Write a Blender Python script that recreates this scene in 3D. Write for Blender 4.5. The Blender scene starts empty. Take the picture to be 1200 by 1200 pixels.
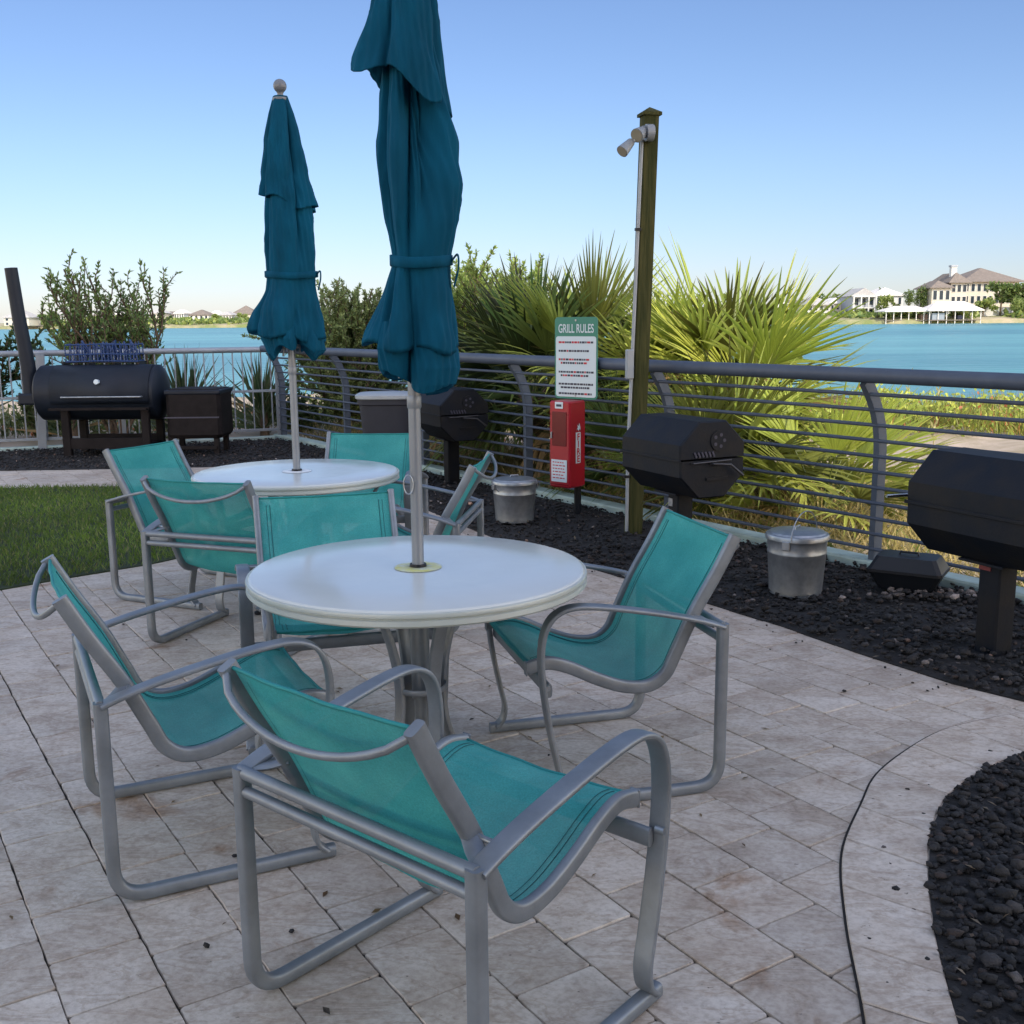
import bpy, math, random
import numpy as np
from mathutils import Vector, Matrix
R = math.radians
rnd = random.Random(7)
sc = bpy.context.scene
col = sc.collection

# ------------------------------------------------------------------ camera
CH, PITCH, ROLL, FPX = 1.50, 0.17621, 0.00878, 1257.8
_f = Vector((0, math.cos(PITCH), -math.sin(PITCH)))
_r = Vector((1, 0, 0))
_d = Vector((0, -math.sin(PITCH), -math.cos(PITCH)))
_rx = _r * math.cos(ROLL) + _d * math.sin(ROLL)
_dx = _d * math.cos(ROLL) - _r * math.sin(ROLL)
cam = bpy.data.objects.new('camera', bpy.data.cameras.new('camera'))
col.objects.link(cam)
m = Matrix(((_rx.x, -_dx.x, -_f.x, 0), (_rx.y, -_dx.y, -_f.y, 0), (_rx.z, -_dx.z, -_f.z, CH), (0, 0, 0, 1)))
cam.matrix_world = m
cam.data.sensor_width = 36
cam.data.lens = 36 * FPX / 1200
cam.data.clip_end = 6000
cam.data.clip_start = 0.05
sc.camera = cam


def at(px, py, Y):
    """place in the world seen in photo direction (px, py) at distance Y"""
    v = _f + _rx * ((px - 600) / FPX) + _dx * ((py - 600) / FPX)
    return Vector((0, 0, CH)) + v * (Y / v.y)


# ------------------------------------------------------------------ materials
def mat(name, color, rough=0.6, metal=0.0, noise=0.0, nscale=8.0, bump=0.0, bscale=None, color2=None, spec=0.5,
        coords='Object', stretch=(1, 1, 1), tint=False, coat=0.0):
    M = bpy.data.materials.new(name)
    M.use_nodes = True
    nt = M.node_tree
    b = nt.nodes['Principled BSDF']
    b.inputs['Roughness'].default_value = rough
    b.inputs['Metallic'].default_value = metal
    b.inputs['Specular IOR Level'].default_value = spec
    b.inputs['Coat Weight'].default_value = coat
    tc = nt.nodes.new('ShaderNodeTexCoord')
    mp = nt.nodes.new('ShaderNodeMapping')
    mp.inputs['Scale'].default_value = stretch
    nt.links.new(tc.outputs[coords], mp.inputs['Vector'])
    last = None
    if noise > 0 or color2 is not None:
        n = nt.nodes.new('ShaderNodeTexNoise')
        n.inputs['Scale'].default_value = nscale
        n.inputs['Detail'].default_value = 6
        n.inputs['Roughness'].default_value = 0.6
        nt.links.new(mp.outputs[0], n.inputs['Vector'])
        r = nt.nodes.new('ShaderNodeValToRGB')
        c2 = color2 or tuple(max(0, c * (1 - noise)) for c in color)
        r.color_ramp.elements[0].position = 0.35
        r.color_ramp.elements[1].position = 0.65
        r.color_ramp.elements[0].color = (*c2, 1)
        r.color_ramp.elements[1].color = (*color, 1)
        nt.links.new(n.outputs['Fac'], r.inputs['Fac'])
        last = r.outputs['Color']
    if tint:
        a = nt.nodes.new('ShaderNodeVertexColor')
        a.layer_name = 'tint'
        mx = nt.nodes.new('ShaderNodeMix')
        mx.data_type = 'RGBA'
        mx.blend_type = 'MULTIPLY'
        mx.inputs[0].default_value = 1
        if last:
            nt.links.new(last, mx.inputs[6])
        else:
            mx.inputs[6].default_value = (*color, 1)
        nt.links.new(a.outputs['Color'], mx.inputs[7])
        last = mx.outputs[2]
    if last:
        nt.links.new(last, b.inputs['Base Color'])
    else:
        b.inputs['Base Color'].default_value = (*color, 1)
    if bump > 0:
        n2 = nt.nodes.new('ShaderNodeTexNoise')
        n2.inputs['Scale'].default_value = bscale or nscale * 4
        n2.inputs['Detail'].default_value = 5
        nt.links.new(mp.outputs[0], n2.inputs['Vector'])
        bp = nt.nodes.new('ShaderNodeBump')
        bp.inputs['Strength'].default_value = bump
        bp.inputs['Distance'].default_value = 0.01
        nt.links.new(n2.outputs['Fac'], bp.inputs['Height'])
        nt.links.new(bp.outputs[0], b.inputs['Normal'])
    return M


def leafmat(name, rough=0.5, trans=0.35, spec=0.4):
    """foliage: colour from the 'tint' attribute, partly translucent"""
    M = bpy.data.materials.new(name)
    M.use_nodes = True
    nt = M.node_tree
    b = nt.nodes['Principled BSDF']
    b.inputs['Roughness'].default_value = rough
    b.inputs['Specular IOR Level'].default_value = spec
    a = nt.nodes.new('ShaderNodeVertexColor')
    a.layer_name = 'tint'
    nt.links.new(a.outputs['Color'], b.inputs['Base Color'])
    t = nt.nodes.new('ShaderNodeBsdfTranslucent')
    g = nt.nodes.new('ShaderNodeGamma')
    g.inputs[1].default_value = 0.85
    nt.links.new(a.outputs['Color'], g.inputs[0])
    nt.links.new(g.outputs[0], t.inputs['Color'])
    mx = nt.nodes.new('ShaderNodeMixShader')
    mx.inputs[0].default_value = trans
    nt.links.new(b.outputs[0], mx.inputs[1])
    nt.links.new(t.outputs[0], mx.inputs[2])
    nt.links.new(mx.outputs[0], nt.nodes['Material Output'].inputs['Surface'])
    return M


M_alu = mat('brushed_powder_silver', (0.195, 0.22, 0.245), 0.44, 0.40, noise=0.25, nscale=9, bump=0.05, bscale=200)
M_pole = mat('anodised_pole', (0.20, 0.22, 0.245), 0.42, 0.35, noise=0.15, nscale=6)
M_table = mat('table_acrylic', (0.52, 0.545, 0.525), 0.14, 0, noise=0.06, nscale=3, bump=0.012, bscale=25, spec=0.6)
_nt = M_table.node_tree
_n = _nt.nodes.new('ShaderNodeTexNoise'); _n.inputs['Scale'].default_value = 4.5; _n.inputs['Detail'].default_value = 8; _n.inputs['Roughness'].default_value = .7
_t = _nt.nodes.new('ShaderNodeTexCoord'); _nt.links.new(_t.outputs['Object'], _n.inputs['Vector'])
_m = _nt.nodes.new('ShaderNodeMapRange'); _m.inputs['From Min'].default_value = .35; _m.inputs['From Max'].default_value = .7; _m.inputs['To Min'].default_value = .15; _m.inputs['To Max'].default_value = .24
_nt.links.new(_n.outputs['Fac'], _m.inputs[0]); _nt.links.new(_m.outputs[0], _nt.nodes['Principled BSDF'].inputs['Roughness'])
M_tabrim = mat('table_rim', (0.40, 0.43, 0.40), 0.35, 0, noise=0.1, nscale=6)
M_plug_y = mat('yellow_ring', (0.50, 0.48, 0.12), 0.5, nscale=26, noise=.3, color2=(.52, .56, .50))
M_plug_w = mat('white_ring', (0.75, 0.76, 0.74), 0.4)
M_blackplastic = mat('black_plastic', (0.007, 0.009, 0.013), 0.45, spec=0.25)
M_canvas = mat('teal_canvas', (0.001, 0.066, 0.122), 0.85, 0, noise=0.35, nscale=4, bump=0.7, bscale=7, spec=0.12, stretch=(2.4, 2.4, .7))
M_grill = mat('black_steel', (0.0055, 0.0085, 0.0145), 0.55, 0.0, color2=(0.013, 0.013, 0.014), noise=0.35, nscale=6, bump=0.12, bscale=60, spec=0.16)
M_smoker = mat('smoker_steel', (0.009, 0.014, 0.024), 0.5, 0.0, noise=0.3, nscale=4, bump=0.1, bscale=30, spec=0.22)
M_rust = mat('heat_darkened_steel', (0.013, 0.0105, 0.011), 0.7, 0.0, noise=0.5, nscale=7, spec=0.15)
M_galv = mat('galvanised', (0.30, 0.33, 0.36), 0.36, 0.7, noise=0.25, nscale=22, bump=0.04)
M_fence = mat('fence_grey_paint', (0.065, 0.083, 0.118), 0.5, 0.0, noise=0.2, nscale=5, spec=.3)
M_fence_l = mat('fence_light_grey', (0.24, 0.27, 0.30), 0.5, 0.2, noise=0.15, nscale=5)
M_curb = mat('pale_green_curb', (0.33, 0.43, 0.40), 0.8, noise=0.3, nscale=6, bump=0.3)
M_wood = mat('weathered_green_timber', (0.060, 0.058, 0.020), 0.9, spec=.2, noise=0.5, nscale=5, bump=0.6, bscale=9, color2=(0.022, 0.028, 0.008), stretch=(8, 8, 0.5))
M_lightplastic = mat('grey_plastic', (0.26, 0.29, 0.31), 0.45, noise=0.1)
M_lamp = mat('lamp_housing', (0.17, 0.19, 0.21), 0.4)
M_lens = mat('lamp_glass', (0.22, 0.20, 0.15), 0.2)
M_red = mat('red_cabinet', (0.30, 0.004, 0.016), 0.35, noise=0.12, nscale=6)
M_reddark = mat('dark_red_recess', (0.12, 0.004, 0.01), 0.25, noise=0.2)
M_signgreen = mat('sign_green', (0.012, 0.16, 0.11), 0.45)
M_white = mat('white_print', (0.48, 0.56, 0.60), 0.45)
M_ink = mat('black_print', (0.03, 0.03, 0.05), 0.6)
M_inkred = mat('red_print', (0.40, 0.02, 0.03), 0.6)
M_bin = mat('bin_grey_plastic', (0.026, 0.028, 0.036), 0.6, spec=.2, noise=0.15)
M_blue = mat('blue_wire', (0.006, 0.032, 0.12), 0.5)
M_bark = mat('bark', (0.12, 0.085, 0.055), 0.9, noise=0.5, nscale=15, bump=0.8, bscale=40)
M_palmtrunk = mat('palm_trunk', (0.16, 0.115, 0.075), 0.9, noise=0.6, nscale=12, bump=0.9, bscale=30)
M_leaf = leafmat('leaves', 0.45, 0.4)
M_palm = leafmat('palm_blades', 0.42, 0.42)
M_grass = leafmat('grass_blades', 0.55, 0.35)
M_lava = mat('lava_rock', (0.0150, 0.0140, 0.0145), 0.85, noise=0.55, nscale=30, bump=0.8, bscale=80, tint=True)
M_soil = mat('dark_soil', (0.014, 0.0135, 0.014), 0.95, noise=0.6, nscale=9, bump=0.8, bscale=60)
M_soilgrass = mat('turf_soil', (0.020, 0.035, 0.010), 0.95, noise=0.5, nscale=9, bump=0.5)


def fabric():
    M = bpy.data.materials.new('teal_sling_mesh')
    M.use_nodes = True
    nt = M.node_tree
    b = nt.nodes['Principled BSDF']
    b.inputs['Roughness'].default_value = 0.85
    b.inputs['Specular IOR Level'].default_value = 0.12
    tc = nt.nodes.new('ShaderNodeTexCoord')
    n = nt.nodes.new('ShaderNodeTexNoise')
    n.inputs['Scale'].default_value = 7
    n.inputs['Detail'].default_value = 5
    nt.links.new(tc.outputs['Object'], n.inputs['Vector'])
    r = nt.nodes.new('ShaderNodeValToRGB')
    r.color_ramp.elements[0].position = 0.3
    r.color_ramp.elements[1].position = 0.7
    r.color_ramp.elements[0].color = (0.040, 0.265, 0.265, 1)
    r.color_ramp.elements[1].color = (0.075, 0.375, 0.360, 1)
    nt.links.new(n.outputs['Fac'], r.inputs['Fac'])
    ck = nt.nodes.new('ShaderNodeTexNoise')
    ck.inputs['Scale'].default_value = 230
    ck.inputs['Detail'].default_value = 3
    ck.inputs['Roughness'].default_value = .8
    nt.links.new(tc.outputs['Object'], ck.inputs['Vector'])
    mxc = nt.nodes.new('ShaderNodeMix')
    mxc.data_type = 'RGBA'
    mxc.blend_type = 'OVERLAY'
    mxc.inputs[0].default_value = 0.6
    nt.links.new(r.outputs[0], mxc.inputs[6])
    nt.links.new(ck.outputs['Fac'], mxc.inputs[7])
    nt.links.new(mxc.outputs[2], b.inputs['Base Color'])
    bp = nt.nodes.new('ShaderNodeBump')
    bp.inputs['Strength'].default_value = 0.25
    bp.inputs['Distance'].default_value = 0.002
    nt.links.new(ck.outputs['Fac'], bp.inputs['Height'])
    nt.links.new(bp.outputs[0], b.inputs['Normal'])
    tl = nt.nodes.new('ShaderNodeBsdfTranslucent')
    tl.inputs['Color'].default_value = (0.02, 0.27, 0.26, 1)
    m1 = nt.nodes.new('ShaderNodeMixShader')
    m1.inputs[0].default_value = 0.22
    nt.links.new(b.outputs[0], m1.inputs[1])
    nt.links.new(tl.outputs[0], m1.inputs[2])
    tr = nt.nodes.new('ShaderNodeBsdfTransparent')
    m2 = nt.nodes.new('ShaderNodeMixShader')
    m2.inputs[0].default_value = 0.09
    nt.links.new(m1.outputs[0], m2.inputs[1])
    nt.links.new(tr.outputs[0], m2.inputs[2])
    nt.links.new(m2.outputs[0], nt.nodes['Material Output'].inputs['Surface'])
    return M


M_sling = fabric()
M_seam = mat('seam_thread', (0.004, 0.09, 0.10), 0.8)
M_hem = mat('sling_hem', (0.004, 0.20, 0.20), 0.7, noise=0.15)


def travertine():
    M = bpy.data.materials.new('tumbled_travertine')
    M.use_nodes = True
    nt = M.node_tree
    N, L = nt.nodes, nt.links
    b = N['Principled BSDF']
    b.inputs['Roughness'].default_value = 0.62
    b.inputs['Specular IOR Level'].default_value = 0.35
    tc = N.new('ShaderNodeTexCoord')
    a = N.new('ShaderNodeVertexColor')
    a.layer_name = 'tint'
    # per paver offset so the veins do not run across joints
    off = N.new('ShaderNodeVectorMath')
    off.operation = 'MULTIPLY_ADD'
    off.inputs[1].default_value = (37, 53, 0)
    L.new(a.outputs['Color'], off.inputs[0])
    L.new(tc.outputs['Object'], off.inputs[2])

    def noise(scale, detail=6, vec=None, rot=0, sx=1, sy=1, dist=0):
        mp = N.new('ShaderNodeMapping')
        mp.inputs['Scale'].default_value = (sx, sy, 1)
        mp.inputs['Rotation'].default_value = (0, 0, rot)
        L.new(vec or off.outputs[0], mp.inputs[0])
        n = N.new('ShaderNodeTexNoise')
        n.inputs['Scale'].default_value = scale
        n.inputs['Detail'].default_value = detail
        n.inputs['Roughness'].default_value = 0.62
        n.inputs['Distortion'].default_value = dist
        L.new(mp.outputs[0], n.inputs[0])
        return n.outputs['Fac']

    def ramp(fac, stops):
        r = N.new('ShaderNodeValToRGB')
        e = r.color_ramp.elements
        while len(e) < len(stops):
            e.new(0.5)
        for i, (p, c) in enumerate(stops):
            e[i].position = p
            e[i].color = (*c, 1)
        L.new(fac, r.inputs[0])
        return r.outputs[0]

    def mul(a_, b_, f=1, mode='MULTIPLY'):
        mx = N.new('ShaderNodeMix')
        mx.data_type = 'RGBA'
        mx.blend_type = mode
        mx.inputs[0].default_value = f
        L.new(a_, mx.inputs[6])
        L.new(b_, mx.inputs[7])
        return mx.outputs[2]

    base = ramp(noise(3.0, 8, rot=0.5, sx=1, sy=1.5, dist=0.3), [(0.28, (0.46, 0.385, 0.31)), (0.48, (0.56, 0.495, 0.42)), (0.72, (0.64, 0.59, 0.525))])
    fine = ramp(noise(55, 8, rot=0.52, sx=1, sy=1.2), [(0.32, (0.74, 0.72, 0.70)), (0.58, (1, 1, 1))])
    c = mul(base, fine)
    mott = ramp(noise(11, 6), [(0.32, (0.82, 0.79, 0.77)), (0.55, (1, 1, 1))])
    c = mul(c, mott)
    veins = ramp(noise(3.2, 9, rot=0.5, sx=0.9, sy=2.4, dist=1.5), [(0.44, (1, 1, 1)), (0.475, (0.76, 0.71, 0.66)), (0.52, (1, 1, 1))])
    c = mul(c, veins, 0.8)
    stain = ramp(noise(1.15, 6, vec=tc.outputs['Object']), [(0.3, (0.82, 0.80, 0.79)), (0.62, (1, 1, 1))])
    c = mul(c, stain)
    brown = ramp(noise(2.9, 6, vec=tc.outputs['Object'], dist=0.6), [(0.29, (0.58, 0.42, 0.30)), (0.37, (1, 1, 1))])
    c = mul(c, brown, 0.85)
    pitf = noise(34, 4, rot=0.5, sx=1, sy=2.0)
    pits = ramp(pitf, [(0.27, (0.16, 0.14, 0.12)), (0.32, (1, 1, 1))])
    c = mul(c, pits)
    # per paver value from the blue channel
    sep = N.new('ShaderNodeSeparateColor')
    L.new(a.outputs['Color'], sep.inputs[0])
    mr = N.new('ShaderNodeMapRange')
    mr.inputs['To Min'].default_value = 0.80
    mr.inputs['To Max'].default_value = 0.98
    L.new(sep.outputs[2], mr.inputs[0])
    cmb = N.new('ShaderNodeCombineColor')
    for i in range(3):
        L.new(mr.outputs[0], cmb.inputs[i])
    c = mul(c, cmb.outputs[0])
    L.new(c, b.inputs['Base Color'])
    hmix = N.new('ShaderNodeMath')
    hmix.operation = 'ADD'
    pr = ramp(pitf, [(0.25, (0, 0, 0)), (0.32, (1, 1, 1))])
    L.new(pr, hmix.inputs[0])
    L.new(noise(60, 6), hmix.inputs[1])
    bp = N.new('ShaderNodeBump')
    bp.inputs['Strength'].default_value = 0.5
    bp.inputs['Distance'].default_value = 0.004
    L.new(hmix.outputs[0], bp.inputs['Height'])
    L.new(bp.outputs[0], b.inputs['Normal'])
    return M


M_trav = travertine()


# ------------------------------------------------------------------ mesh helpers
class MB:
    def __init__(s):
        s.v, s.f, s.c = [], [], []

    def add(s, vs, fs, c=None):
        o = len(s.v)
        s.v += [tuple(x) for x in vs]
        s.f += [tuple(i + o for i in f) for f in fs]
        if c is not None:
            s.c += [c] * len(vs)
        return s

    def box(s, c, d, rz=0.0, bev=0.0, tilt=None, tint=None):
        """box with a chamfer of size bev round its upright and top edges"""
        x, y, z = d[0] / 2, d[1] / 2, d[2] / 2
        if bev <= 0:
            vs = [(-x, -y, -z), (x, -y, -z), (x, y, -z), (-x, y, -z), (-x, -y, z), (x, -y, z), (x, y, z), (-x, y, z)]
            fs = [(3, 2, 1, 0), (4, 5, 6, 7), (0, 1, 5, 4), (1, 2, 6, 5), (2, 3, 7, 6), (3, 0, 4, 7)]
        else:
            e = bev

            def ring(zz, k):
                X, Y = x - k, y - k
                return [(-X + e, -Y, zz), (X - e, -Y, zz), (X, -Y + e, zz), (X, Y - e, zz), (X - e, Y, zz), (-X + e, Y, zz), (-X, Y - e, zz), (-X, -Y + e, zz)]
            vs = ring(-z, e * .7) + ring(-z + e, 0) + ring(z - e, 0) + ring(z, e * .7)
            fs = [tuple(range(7, -1, -1)), tuple(range(24, 32))]
            for k in range(3):
                for i in range(8):
                    j = (i + 1) % 8
                    fs.append((k * 8 + i, k * 8 + j, k * 8 + 8 + j, k * 8 + 8 + i))
        Mx = Matrix.Rotation(rz, 4, 'Z')
        if tilt is not None:
            Mx = Mx @ tilt
        c = Vector(c)
        return s.add([c + Mx @ Vector(v) for v in vs], fs, tint)

    def tube(s, path, r, n=10, cap=True, r2=None, tint=None):
        """round tube along points; r may be a list"""
        P = [Vector(p) for p in path]
        k = len(P)
        rs = r if isinstance(r, (list, tuple)) else [r + ((r2 if r2 is not None else r) - r) * i / (k - 1) for i in range(k)]
        T = [(P[min(i + 1, k - 1)] - P[max(i - 1, 0)]).normalized() for i in range(k)]
        up = Vector((0, 0, 1)) if abs(T[0].z) < 0.9 else Vector((1, 0, 0))
        A = T[0].cross(up).normalized()
        vs, fs = [], []
        for i in range(k):
            A = (A - T[i] * A.dot(T[i])).normalized()
            B = T[i].cross(A)
            for j in range(n):
                t = 2 * math.pi * j / n
                vs.append(P[i] + (A * math.cos(t) + B * math.sin(t)) * rs[i])
        for i in range(k - 1):
            for j in range(n):
                q = (j + 1) % n
                fs.append((i * n + j, i * n + q, (i + 1) * n + q, (i + 1) * n + j))
        if cap:
            fs.append(tuple(range(n - 1, -1, -1)))
            fs.append(tuple((k - 1) * n + j for j in range(n)))
        return s.add(vs, fs, tint)

    def sweep(s, path, sec, lat=(1, 0, 0)):
        """profile sec [(a,b)] swept along path; a along lat, b along the normal"""
        P = [Vector(p) for p in path]
        k, n = len(P), len(sec)
        N0 = Vector(lat).normalized()
        vs, fs = [], []
        for i in range(k):
            T = (P[min(i + 1, k - 1)] - P[max(i - 1, 0)]).normalized()
            A = (N0 - T * N0.dot(T)).normalized()
            B = T.cross(A)
            for (a, b) in sec:
                vs.append(P[i] + A * a + B * b)
        for i in range(k - 1):
            for j in range(n):
                q = (j + 1) % n
                fs.append((i * n + j, i * n + q, (i + 1) * n + q, (i + 1) * n + j))
        fs.append(tuple(range(n - 1, -1, -1)))
        fs.append(tuple((k - 1) * n + j for j in range(n)))
        return s.add(vs, fs)

    def lathe(s, prof, n=48, c=(0, 0, 0), close=True):
        vs, fs = [], []
        c = Vector(c)
        for (r, z) in prof:
            for j in range(n):
                t = 2 * math.pi * j / n
                vs.append(c + Vector((r * math.cos(t), r * math.sin(t), z)))
        for i in range(len(prof) - 1):
            for j in range(n):
                q = (j + 1) % n
                fs.append((i * n + j, i * n + q, (i + 1) * n + q, (i + 1) * n + j))
        if close:
            fs.append(tuple(range(n - 1, -1, -1)))
            fs.append(tuple((len(prof) - 1) * n + j for j in range(n)))
        return s.add(vs, fs)

    def prism(s, poly, z0, z1, tint=None):
        n = len(poly)
        vs = [(x, y, z0) for x, y in poly] + [(x, y, z1) for x, y in poly]
        fs = [tuple(range(n - 1, -1, -1)), tuple(range(n, 2 * n))] + [(i, (i + 1) % n, n + (i + 1) % n, n + i) for i in range(n)]
        return s.add(vs, fs, tint)

    def xf(s, M_):
        s.v = [tuple(M_ @ Vector(v)) for v in s.v]
        return s

    def build(s, name, m_, parent=None, smooth=None, props=None):
        me = bpy.data.meshes.new(name)
        me.from_pydata(s.v, [], s.f)
        if s.c:
            ca = me.color_attributes.new('tint', 'FLOAT_COLOR', 'POINT')
            arr = np.ones((len(s.v), 4), 'f')
            arr[:, :3] = np.array(s.c, 'f')[:, :3]
            ca.data.foreach_set('color', arr.ravel())
        me.materials.append(m_)
        if smooth is not None:
            me.polygons.foreach_set('use_smooth', [True] * len(me.polygons))
            if smooth < 180:
                me.set_sharp_from_angle(angle=R(smooth))
        me.update()
        o = bpy.data.objects.new(name, me)
        col.objects.link(o)
        if parent:
            o.parent = parent
        if props:
            tag(o, *props)
        return o


def rawmesh(name, V, F, m_, parent=None, C=None, smooth=False):
    """V (n,3), F (k,4 or 3) numpy, C (n,3) colours"""
    me = bpy.data.meshes.new(name)
    k, q = F.shape
    me.vertices.add(len(V))
    me.vertices.foreach_set('co', np.ascontiguousarray(V, 'f').ravel())
    me.loops.add(k * q)
    me.loops.foreach_set('vertex_index', np.ascontiguousarray(F, 'i').ravel())
    me.polygons.add(k)
    me.polygons.foreach_set('loop_start', np.arange(0, k * q, q, dtype='i'))
    me.polygons.foreach_set('loop_total', np.full(k, q, dtype='i'))
    if smooth:
        me.polygons.foreach_set('use_smooth', [True] * k)
    if C is not None:
        ca = me.color_attributes.new('tint', 'FLOAT_COLOR', 'POINT')
        arr = np.ones((len(V), 4), 'f')
        arr[:, :3] = C
        ca.data.foreach_set('color', arr.ravel())
    me.update(calc_edges=True)
    me.validate()
    me.materials.append(m_)
    o = bpy.data.objects.new(name, me)
    col.objects.link(o)
    if parent:
        o.parent = parent
    return o


def tag(o, label=None, cat=None, group=None, kind=None):
    if label: o['label'] = label
    if cat: o['category'] = cat
    if group: o['group'] = group
    if kind: o['kind'] = kind
    return o


def empty(name, loc, rz=0.0, label=None, cat=None, group=None):
    o = bpy.data.objects.new(name, None)
    o.empty_display_size = 0.1
    col.objects.link(o)
    o.location = loc
    o.rotation_euler = (0, 0, rz)
    return tag(o, label, cat, group)


def copy_tree(o, parent=None):
    c = o.copy()
    col.objects.link(c)
    c.parent = parent
    for ch in [x for x in bpy.data.objects if x.parent == o]:
        copy_tree(ch, c)
    return c


def cr(pts, n=6):
    """Catmull-Rom through points"""
    P = [Vector(p) for p in pts]
    P = [P[0] * 2 - P[1]] + P + [P[-1] * 2 - P[-2]]
    out = []
    for i in range(1, len(P) - 2):
        for k in range(n):
            t = k / n
            a, b, c, d = P[i - 1], P[i], P[i + 1], P[i + 2]
            out.append(0.5 * ((2 * b) + (c - a) * t + (2 * a - 5 * b + 4 * c - d) * t * t + (3 * b - a - 3 * c + d) * t ** 3))
    out.append(P[-2])
    return out


def fillet(pts, rad, n=6):
    """polyline with rounded corners; rad per inner corner"""
    P = [Vector(p) for p in pts]
    out = [P[0]]
    for i in range(1, len(P) - 1):
        r = rad[i - 1] if isinstance(rad, (list, tuple)) else rad
        a, b = (P[i - 1] - P[i]).normalized(), (P[i + 1] - P[i]).normalized()
        s_, e_ = P[i] + a * r, P[i] + b * r
        for k in range(n + 1):
            t = k / n
            out.append(s_ * (1 - t) ** 2 + P[i] * 2 * t * (1 - t) + e_ * t * t)
    out.append(P[-1])
    return out


def ovalsec(a, b, n=10, p=2.6):
    o = []
    for i in range(n):
        t = 2 * math.pi * i / n
        c, s_ = math.cos(t), math.sin(t)
        o.append((a * math.copysign(abs(c) ** (2 / p), c), b * math.copysign(abs(s_) ** (2 / p), s_)))
    return o


# ------------------------------------------------------------------ ground, terrain, water
G = lambda o: tag(o, kind='structure')
G(MB().prism([(-3000, -300), (3000, -300), (3000, 4000), (-3000, 4000)], -3.2, -3.0).build('seabed_ground', mat('seabed_sand', (0.35, 0.30, 0.22), 0.9, noise=0.2)))

FU = Vector((0.559, -0.829, 0))       # along the rail fence, from the far corner towards the camera
FN = Vector((-0.829, -0.559, 0))      # into the terrace
FC = Vector((-3.0, 14.05, 0))         # fence corner
LU = Vector((-0.940, -0.342, 0))      # along the baluster fence, leftwards


def inside_fence(x, y):
    p = Vector((x, y, 0)) - FC
    return p.dot(FN) > 0 and p.dot(Vector((0.342, -0.940, 0))) > 0


def bank_height(x, y):
    p = Vector((x, y, 0)) - FC
    a = -p.dot(FN)
    b = -p.dot(Vector((0.342, -0.940, 0)))
    d = max(a, b)
    if d < 0:
        return -0.06
    t = min(1, max(0, (d - 1.0) / 15.0))
    h = -0.07 - 0.36 * t - 1.6 * max(0, (d - 15.0) / 10)
    return h + 0.10 * math.sin(x * 1.3 + y * 0.7) * min(1, d / 3) * 0.5 + 0.05 * math.sin(x * 3.1 - y * 2.3) * min(1, d / 3)


def terrain():
    xs = np.linspace(-40, 46, 173)
    ys = np.linspace(-30, 56, 173)
    V, F, C = [], [], []
    for y in ys:
        for x in xs:
            V.append((x, y, max(-2.6, bank_height(x, y)) if not inside_fence(x, y) else -0.08))
    n = len(xs)
    for j in range(n - 1):
        for i in range(n - 1):
            a = j * n + i
            F.append((a, a + 1, a + 1 + n, a + n))
    M = mat('sandy_bank', (0.40, 0.33, 0.27), 0.95, noise=0.5, nscale=1.2, bump=1.0, bscale=14, color2=(0.22, 0.185, 0.12))
    o = rawmesh('bank_terrain', np.array(V), np.array(F), M, smooth=True)
    G(o)


terrain()


def water():
    M = bpy.data.materials.new('sound_water')
    M.use_nodes = True
    nt = M.node_tree
    b = nt.nodes['Principled BSDF']
    b.inputs['Roughness'].default_value = 0.28
    b.inputs['Specular IOR Level'].default_value = 0.3
    b.inputs['IOR'].default_value = 1.33
    tc = nt.nodes.new('ShaderNodeTexCoord')
    mp = nt.nodes.new('ShaderNodeMapping')
    mp.inputs['Scale'].default_value = (0.02, 0.09, 1)
    nt.links.new(tc.outputs['Object'], mp.inputs[0])
    n = nt.nodes.new('ShaderNodeTexNoise')
    n.inputs['Scale'].default_value = 1.0
    n.inputs['Detail'].default_value = 6
    nt.links.new(mp.outputs[0], n.inputs[0])
    r = nt.nodes.new('ShaderNodeValToRGB')
    r.color_ramp.elements[0].position = 0.35
    r.color_ramp.elements[1].position = 0.68
    r.color_ramp.elements[0].color = (0.050, 0.170, 0.198, 1)
    r.color_ramp.elements[1].color = (0.10, 0.275, 0.285, 1)
    nt.links.new(n.outputs['Fac'], r.inputs[0])
    nt.links.new(r.outputs[0], b.inputs['Base Color'])
    h = None
    for sc_, st in ((1.0, (0.25, 0.9, 1)), (1.0, (1.4, 3.6, 1))):
        mp2 = nt.nodes.new('ShaderNodeMapping')
        mp2.inputs['Scale'].default_value = st
        nt.links.new(tc.outputs['Object'], mp2.inputs[0])
        w = nt.nodes.new('ShaderNodeTexNoise')
        w.inputs['Scale'].default_value = sc_
        w.inputs['Detail'].default_value = 4
        nt.links.new(mp2.outputs[0], w.inputs[0])
        bp = nt.nodes.new('ShaderNodeBump')
        bp.inputs['Strength'].default_value = 0.8
        bp.inputs['Distance'].default_value = 0.35 if st[0] < 1 else 0.08
        nt.links.new(w.outputs['Fac'], bp.inputs['Height'])
        if h:
            nt.links.new(h, bp.inputs['Normal'])
        h = bp.outputs[0]
    nt.links.new(h, b.inputs['Normal'])
    V = np.array([(-3000, 12, -0.6), (3000, 12, -0.6), (3000, 3500, -0.6), (-3000, 3500, -0.6)], float)
    G(rawmesh('water', V, np.array([[0, 1, 2, 3]]), M))


water()

# paving: bedding, coursed travertine blocks, curved border
G(MB().prism([(-9, -9), (4.5, -9), (4.5, 3.2), (2.7, 4.3), (-2.6, 12.9), (-9, 11.2)], -0.06, -0.010).build('paving_bedding', mat('joint_sand', (0.045, 0.040, 0.036), 0.95, noise=0.5, nscale=25, bump=0.5)))


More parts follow.
